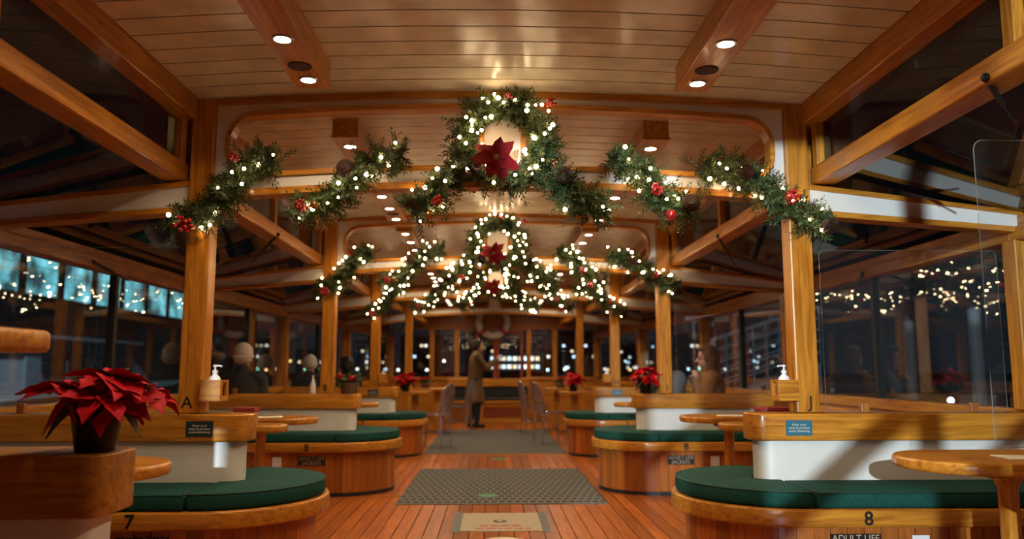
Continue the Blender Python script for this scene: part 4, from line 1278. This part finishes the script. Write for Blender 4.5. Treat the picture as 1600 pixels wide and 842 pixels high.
    eye = MB()
    for sd in (-1, 1): blob(eye, (sd * 0.030, 0.084, 0.010), (0.011, 0.007, 0.006))
    eye.build('eyes', plain('eye_dark', (0.02, 0.015, 0.012), 0.2), t, local=True, smooth=True)
    lip = MB(); blob(lip, (0, 0.089, -0.058), (0.021, 0.007, 0.006))
    lip.build('lips', plain('lips', (0.30, 0.09, 0.07), 0.5), t, local=True, smooth=True)
    h = MB()
    if hair in ('short', 'long', 'bob'):
        blob(h, (0, -0.024, 0.048), (0.088, 0.098, 0.090))
        blob(h, (0, -0.055, -0.005), (0.082, 0.068, 0.085))
        blob(h, (0, 0.03, 0.095), (0.066, 0.060, 0.035))
        for sd in (-1, 1): blob(h, (sd * 0.072, -0.02, 0.01), (0.018, 0.055, 0.07))
    if hair in ('long', 'bob'):
        n_ = 7 if hair == 'long' else 3
        for k in range(n_):
            z = -0.02 - 0.045 * k
            for sd in (-1, 1):
                blob(h, (sd * (0.070 + 0.004 * k), -0.035, z), (0.030, 0.055, 0.045))
            blob(h, (0, -0.075 - 0.004 * k, z), (0.075, 0.040, 0.045))
    if h.v: link('hair', fuse(h, 'hair', hair_mat, 0.008, 2), t)
    if hat:
        q = MB()
        blob(q, (0, -0.014, 0.058), (0.094, 0.110, 0.100)); blob(q, (0, -0.03, 0.0), (0.088, 0.095, 0.06))
        q2 = MB()
        pts = [H(0.090 * math.cos(2 * PI * k / 24), -0.014 + 0.106 * math.sin(2 * PI * k / 24), 0.022 + 0.012 * math.sin(2 * PI * k / 24)) for k in range(25)]
        q2.tube(pts, 0.014, 8, cap=False)
        b_ = link('beanie', fuse(q, 'beanie', hat, 0.008, 2), t)
        link('beanie_cuff', q2.mesh('beanie_cuff', hat, smooth=True), t)
    return t, H
BLKC = plain('black_coat', (0.012, 0.012, 0.014), 0.85, vary=0.3, nscale=60, bump=0.3)
TAN = plain('tan_coat', (0.115, 0.060, 0.022), 0.85, vary=0.25, nscale=50, bump=0.3)
RUST = plain('rust_jacket', (0.26, 0.115, 0.035), 0.85, vary=0.25, nscale=60, bump=0.3)
JEAN = plain('dark_trousers', (0.012, 0.013, 0.018), 0.9)
HDK = plain('dark_hair', (0.010, 0.007, 0.006), 0.6, vary=0.4, nscale=80)
HBR = plain('brown_hair', (0.12, 0.055, 0.022), 0.55, vary=0.45, nscale=80, bump=0.4)
KNIT = plain('cream_knit', (0.66, 0.56, 0.44), 0.95, vary=0.2, nscale=150, bump=0.6)
GREYJ = plain('grey_jacket', (0.10, 0.10, 0.11), 0.85, vary=0.2, nscale=60)
rest = {'L': ((-0.205, 0.05, 0.72), (-0.10, 0.25, 0.68)), 'R': ((0.205, 0.05, 0.72), (0.10, 0.25, 0.68))}
# beanie wearer on the far seat behind post A, back to the camera
person('seated person in a black coat and cream knit beanie, back turned', (-2.46, 7.78, 0.0), 0.12, True, rest, BLKC, JEAN, HBR, hair='none', hat=KNIT)
# pair further forward
person('seated person in dark jacket and pale hood behind post B', (-2.49, 10.80, -0.06), 0.2, True, rest, BLKC, JEAN, HBR, hair='none', hat=plain('pale_knit', (0.62, 0.58, 0.54), 0.9), tilt=-0.35)
person('seated person in dark coat half hidden by post B', (-1.98, 10.82, -0.06), 0.9, True, rest, BLKC, JEAN, HDK, hair='short')
# woman with long hair, hand at her chin, facing the aisle
jw = {'L': ((-0.20, 0.16, 0.74), (-0.06, 0.19, 0.98)), 'R': ((0.20, 0.16, 0.74), (0.06, 0.20, 0.94)), 'lean': 0.05, 'curl': 1.1}
person('seated woman with long brown hair in a rust jacket, hands at her chin', (2.16, 7.82, 0.0), PI / 2 - 0.25, True, jw, RUST, JEAN, HBR, hair='long')
jw2 = {'L': ((-0.20, 0.16, 0.76), (-0.05, 0.20, 0.96)), 'R': ((0.20, 0.16, 0.76), (0.05, 0.21, 0.93)), 'lean': 0.05, 'curl': 1.0}
person('seated dark haired person in a grey jacket half hidden by post I', (1.76, 7.92, 0.0), PI / 2 + 0.35, True, jw2, GREYJ, JEAN, HDK, hair='bob')
# standing figure in the long coat, in profile, holding up a phone
js = {'L': ((-0.19, 0.20, 1.10), (-0.06, 0.40, 1.27)), 'R': ((0.19, 0.20, 1.10), (0.05, 0.42, 1.29)), 'lean': 0.03, 'curl': 0.8, 'step': 0.05}
pt, PH = person('standing person in a long tan coat with short dark hair holding up a phone', (-0.37, 15.35, 0.0), -PI / 2 + 0.15, False, js, TAN, JEAN, HDK, hair='short', long_coat=True)
t = thing('mobile_phone', 'dark phone held up by the person in the tan coat', 'phone', (0.14, 15.41, 1.335), -PI / 2 + 0.15)
MB().box(-0.075, 0.075, -0.004, 0.004, -0.037, 0.037).build('phone_body', BLACK, t, local=True, bevel=0.003)
MB().box(-0.070, 0.070, -0.0052, -0.0042, -0.033, 0.033).build('screen', emit('phone_screen', (0.6, 0.75, 1.0), 0.6), t, local=True)

# ------------------------------------------------------------------ outside: water, quay building, far shore, gangway
wt = MB().box(-400, 400, -60, 700, -2.2, -1.5).build('water', plain('night_water', (0.004, 0.006, 0.008), 0.15, bump=0.4, nscale=2))
setp(wt, 'dark harbour water around the boat', None, kind='structure')
BW = plain('quay_wall', (0.06, 0.07, 0.075), 0.8, vary=0.2, nscale=2)
TEAL = emit('teal_lit_pane', (0.22, 0.70, 0.78), 0.9)
_nt = TEAL.node_tree; _tc = _nt.nodes.new('ShaderNodeTexCoord'); _no = _nt.nodes.new('ShaderNodeTexNoise'); _no.inputs['Scale'].default_value = 0.9
_mr = _nt.nodes.new('ShaderNodeMapRange'); _mr.inputs['From Min'].default_value = 0.35; _mr.inputs['From Max'].default_value = 0.7; _mr.inputs['To Min'].default_value = 0.15; _mr.inputs['To Max'].default_value = 1.6
_nt.links.new(_tc.outputs['Object'], _no.inputs['Vector']); _nt.links.new(_no.outputs[0], _mr.inputs[0]); _nt.links.new(_mr.outputs[0], _nt.nodes['Principled BSDF'].inputs['Emission Strength'])
t = thing('quay_building', 'long dock building with a row of teal lit windows outside', 'building', (-26, 46, -1.5))
MB().box(-30, -22.0, 20, 75, -1.5, 9.0).build('wall', BW, t)
MB().box(-30.5, -21.7, 19.5, 75.5, 9.0, 9.4).build('roof', BW, t)
for k in range(9):
    y0 = 31.0 + k * 3.35
    wv = MB().box(-22.12, -21.93, y0 - 0.1, y0 + 2.75, 4.6, 6.75).build('window', BLACK, t)
    for a in range(3):
        for b in range(3):
            MB().box(-21.93, -21.90, y0 + 0.02 + a * 0.88, y0 + 0.02 + a * 0.88 + 0.84, 4.68 + b * 0.68, 4.68 + b * 0.68 + 0.65).build('pane', TEAL, wv)
# moored white motor boat between
t = thing('moored_boat', 'white motor boat moored outside the windows', 'boat', (-13, 26, -1.5))
HULL = plain('hull_white', (0.30, 0.33, 0.35), 0.4)
prof = [(-1.5, 0.7), (-0.4, 1.5), (0.1, 1.7)]
m = MB()
secs = []
for k, (yy, f) in enumerate(((19.0, 0.92), (23.0, 1.0), (28.0, 0.95), (31.0, 0.65), (33.5, 0.06))):
    secs.append([(-13 - 1.7 * f, yy, 0.35 + 0.08 * k), (-13 - 1.3 * f, yy, -0.6), (-13 - 0.4 * f, yy, -1.55), (-13 + 0.4 * f, yy, -1.55), (-13 + 1.3 * f, yy, -0.6), (-13 + 1.7 * f, yy, 0.35 + 0.08 * k)])
vs = [v for s_ in secs for v in s_]
fs = [tuple(range(6)), tuple(reversed(range(24, 30)))]
for k in range(4):
    for j in range(6):
        fs.append((k * 6 + j, k * 6 + (j + 1) % 6, (k + 1) * 6 + (j + 1) % 6, (k + 1) * 6 + j))
m.add(vs, fs); m.build('hull', HULL, t)
MB().hexa([(-14.2, 20.5, 0.35), (-11.8, 20.5, 0.35), (-11.9, 28.5, 0.5), (-14.1, 28.5, 0.5)], [(-14.0, 20.8, 1.9), (-12.0, 20.8, 1.9), (-12.2, 26.8, 1.9), (-13.8, 26.8, 1.9)]).build('cabin', HULL, t, bevel=0.05)
for k in range(4):
    MB().box(-11.95 + 0.02, -11.82, 21.4 + k * 1.35, 22.4 + k * 1.35, 0.95, 1.5).build('window', BLACK, t)
MB().box(-14.3, -11.7, 20.2, 27.0, 1.9, 2.0).build('roof', HULL, t)
# gangway with white rails and stanchions on the other side
t = thing('gangway', 'white railed gangway sloping up outside the windows', 'gangway', (8, 24, -1.5))
gw_ = t
GW = plain('gangway_white', (0.75, 0.78, 0.8), 0.5)
def gp(u, dx, z): return (6.6 + 3.6 * u, 24.0 + 0.6 * u + dx, 0.2 + 1.1 * u + z)
MB().hexa([gp(0, 0, -0.1), gp(0, 1.2, -0.1), gp(0, 1.2, 0), gp(0, 0, 0)], [gp(1, 0, -0.1), gp(1, 1.2, -0.1), gp(1, 1.2, 0), gp(1, 0, 0)]).build('deck', GW, t)
for dx in (0.0, 1.2):
    for z in (0.35, 0.7, 1.05, 1.4, 1.75):
        MB().tube([gp(0, dx, z), gp(1, dx, z)], 0.028, 6).build('handrail', GW, t)
    for k in range(9):
        MB().tube([gp(k / 8, dx, 0), gp(k / 8, dx, 1.75)], 0.02, 6).build('stanchion', GW, t)
for (x, y, h_) in ((16.0, 26.0, 3.6), (17.5, 33.0, 3.6)):
    t = thing('dock_piling', 'white dock piling %s' % ('nearer the gangway' if y < 30 else 'farther from the gangway'), 'piling', (x, y, -0.6))
    MB().lathe([(0.20, 0), (0.20, h_), (0.23, h_), (0.19, h_ + 0.1), (0.0, h_ + 0.2)], 14).build('shaft', GW, t, local=True, smooth=True)
    MB().lathe([(0.205, 0.3), (0.215, 0.32), (0.215, 0.4), (0.205, 0.42)], 14).build('collar', GW, t, local=True)
MB_ = MB().box(5.6, 40, 20, 70, -1.5, -0.6).build('dock_ground', plain('dock_concrete', (0.06, 0.06, 0.06), 0.9))
setp(MB_, 'dark concrete dock beyond the gangway', None, kind='structure')
for u in (0.02, 0.5, 0.98):
    for dx in (0.0, 1.2):
        MB().tube([(gp(u, dx, 0)[0], gp(u, dx, 0)[1], -0.6), gp(u, dx, -0.05)], 0.05, 6).build('support_leg', GW, gw_)
# dock lamps and headlights beyond the windows
def lamp_post(label, x, y, base, h_, col, e, r, group):
    t = thing('dock_lamp', label, 'lamp', (x, y, base), group=group)
    MB().tube([(0, 0, 0), (0, 0, h_)], 0.05, 6).build('pole', BLACK, t, local=True)
    MB().ball((0, 0, h_ + r), r, 10, 7).build('globe', emit('lamp_%02d_%02d_%02d_%d' % (col[0] * 10, col[1] * 10, col[2] * 10, e * 10), col, e), t, local=True)
for k, (x, y, z, r) in enumerate(((17.0, 27.5, 1.0, 0.14), (23.5, 31.0, 1.9, 0.16), (15.6, 27.0, -0.05, 0.10), (24.0, 30.0, 0.3, 0.1))):
    lamp_post(['small white dock lamp level with the top of the nearer piling', 'tallest white dock lamp beyond post J', 'lowest white dock lamp beside the nearer piling', 'small white dock lamp at the frame edge'][k], x, y, -0.6, z + 0.6, (1, 0.97, 0.9), 6.0, r, 'dock lamps')
rnd = random.Random(21)
# the far shore: dark blocks with lit windows, and a line of shore lamps
t = thing('far_shore', None, None, kind='structure'); bpy.data.objects.remove(t)
sh_ = MB().box(-160, 160, 200, 206, -1.5, 0.2).build('far_shore', plain('shore_dark', (0.01, 0.012, 0.015), 0.9))
setp(sh_, 'dark far shore across the water', None, kind='structure')
FACN = ['lowest', 'narrow', 'broad', 'tall', 'squat', 'slender', 'wide', 'stout', 'plain']
LITW = [emit('lit_window_warm', (1.0, 0.72, 0.40), 2.2), emit('lit_window_cool', (0.62, 0.85, 1.0), 2.6), emit('lit_window_white', (1, 0.95, 0.85), 2.6)]
for k in range(9):
    x = -62 + k * 14.5 + rnd.uniform(-2, 2)
    wd = rnd.uniform(7, 12); hh = rnd.uniform(5, 11)
    t = thing('skyline_building', '%s dark skyline block with lit windows across the water' % FACN[k], 'building', (x, 206, 0.2), group='skyline across the water')
    MB().box(-wd / 2, wd / 2, 0, 8, 0, hh).build('wall', MATS['shore_dark'], t, local=True)
    MB().box(-wd / 2 - 0.2, wd / 2 + 0.2, -0.2, 8.2, hh, hh + 0.3).build('roof', MATS['shore_dark'], t, local=True)
    for j in range(int(wd * 0.9)):
        a = rnd.uniform(-wd / 2 + 0.6, wd / 2 - 0.6); z = rnd.choice([1.2, 2.6, 4.0, 5.4, 6.8]);
        if z > hh - 0.9: continue
        MB().box(a - 0.32, a + 0.32, -0.06, 0.0, z, z + 0.6).build('window', rnd.choice(LITW), t, local=True)
# a brightly lit ferry crossing far ahead, seen through the door
t = thing('lit_ferry', 'brightly lit ferry far across the water, seen through the forward door', 'ferry', (5.4, 180, -1.5))
MB().hexa([(-6.2, -2, 0.0), (6.2, -2, 0.0), (6.2, 2, 0.0), (-6.2, 2, 0.0)], [(-7.2, -2.4, 2.2), (7.2, -2.4, 2.2), (7.2, 2.4, 2.2), (-7.2, 2.4, 2.2)]).build('hull', MATS['shore_dark'], t, local=True)
MB().box(-6.0, 6.0, -2.0, 2.0, 2.2, 6.4).build('deckhouse', plain('ferry_white', (0.3, 0.3, 0.32), 0.5), t, local=True)
MB().box(-1.5, 1.5, -1.5, 1.5, 6.4, 8.2).build('wheelhouse', MATS['ferry_white'], t, local=True)
for k in range(9):
    for z in (2.9, 4.7):
        MB().box(-5.6 + k * 1.25, -4.8 + k * 1.25, -2.05, -2.0, z, z + 0.8).build('window', LITW[(k + int(z)) % 3], t, local=True)
cols = [((1.0, 0.55, 0.16), 5), ((0.55, 0.82, 1.0), 5), ((0.22, 0.85, 0.5), 4), ((1, 0.93, 0.8), 5)]
nmc = ['amber', 'bluish white', 'green', 'white']
ORD = ['leftmost', 'second', 'third', 'fourth', 'fifth', 'sixth', 'seventh', 'eighth', 'ninth', 'tenth', 'eleventh', 'twelfth', 'thirteenth', 'fourteenth', 'fifteenth', 'sixteenth', 'seventeenth', 'eighteenth', 'nineteenth', 'twentieth']
cnt = [0, 0, 0, 0]
for k in range(34):
    x = -60 + k * 3.4 + rnd.uniform(-1, 1)
    c = rnd.choice((0, 1, 1, 2, 3, 3))
    cnt[c] += 1
    lamp_post('%s %s lamp from the left on the far shore' % (ORD[cnt[c] - 1], nmc[c]), x, 199, -1.4, rnd.choice((2.2, 2.4, 4.4)), cols[c][0], cols[c][1], 0.30, 'far shore lamps')
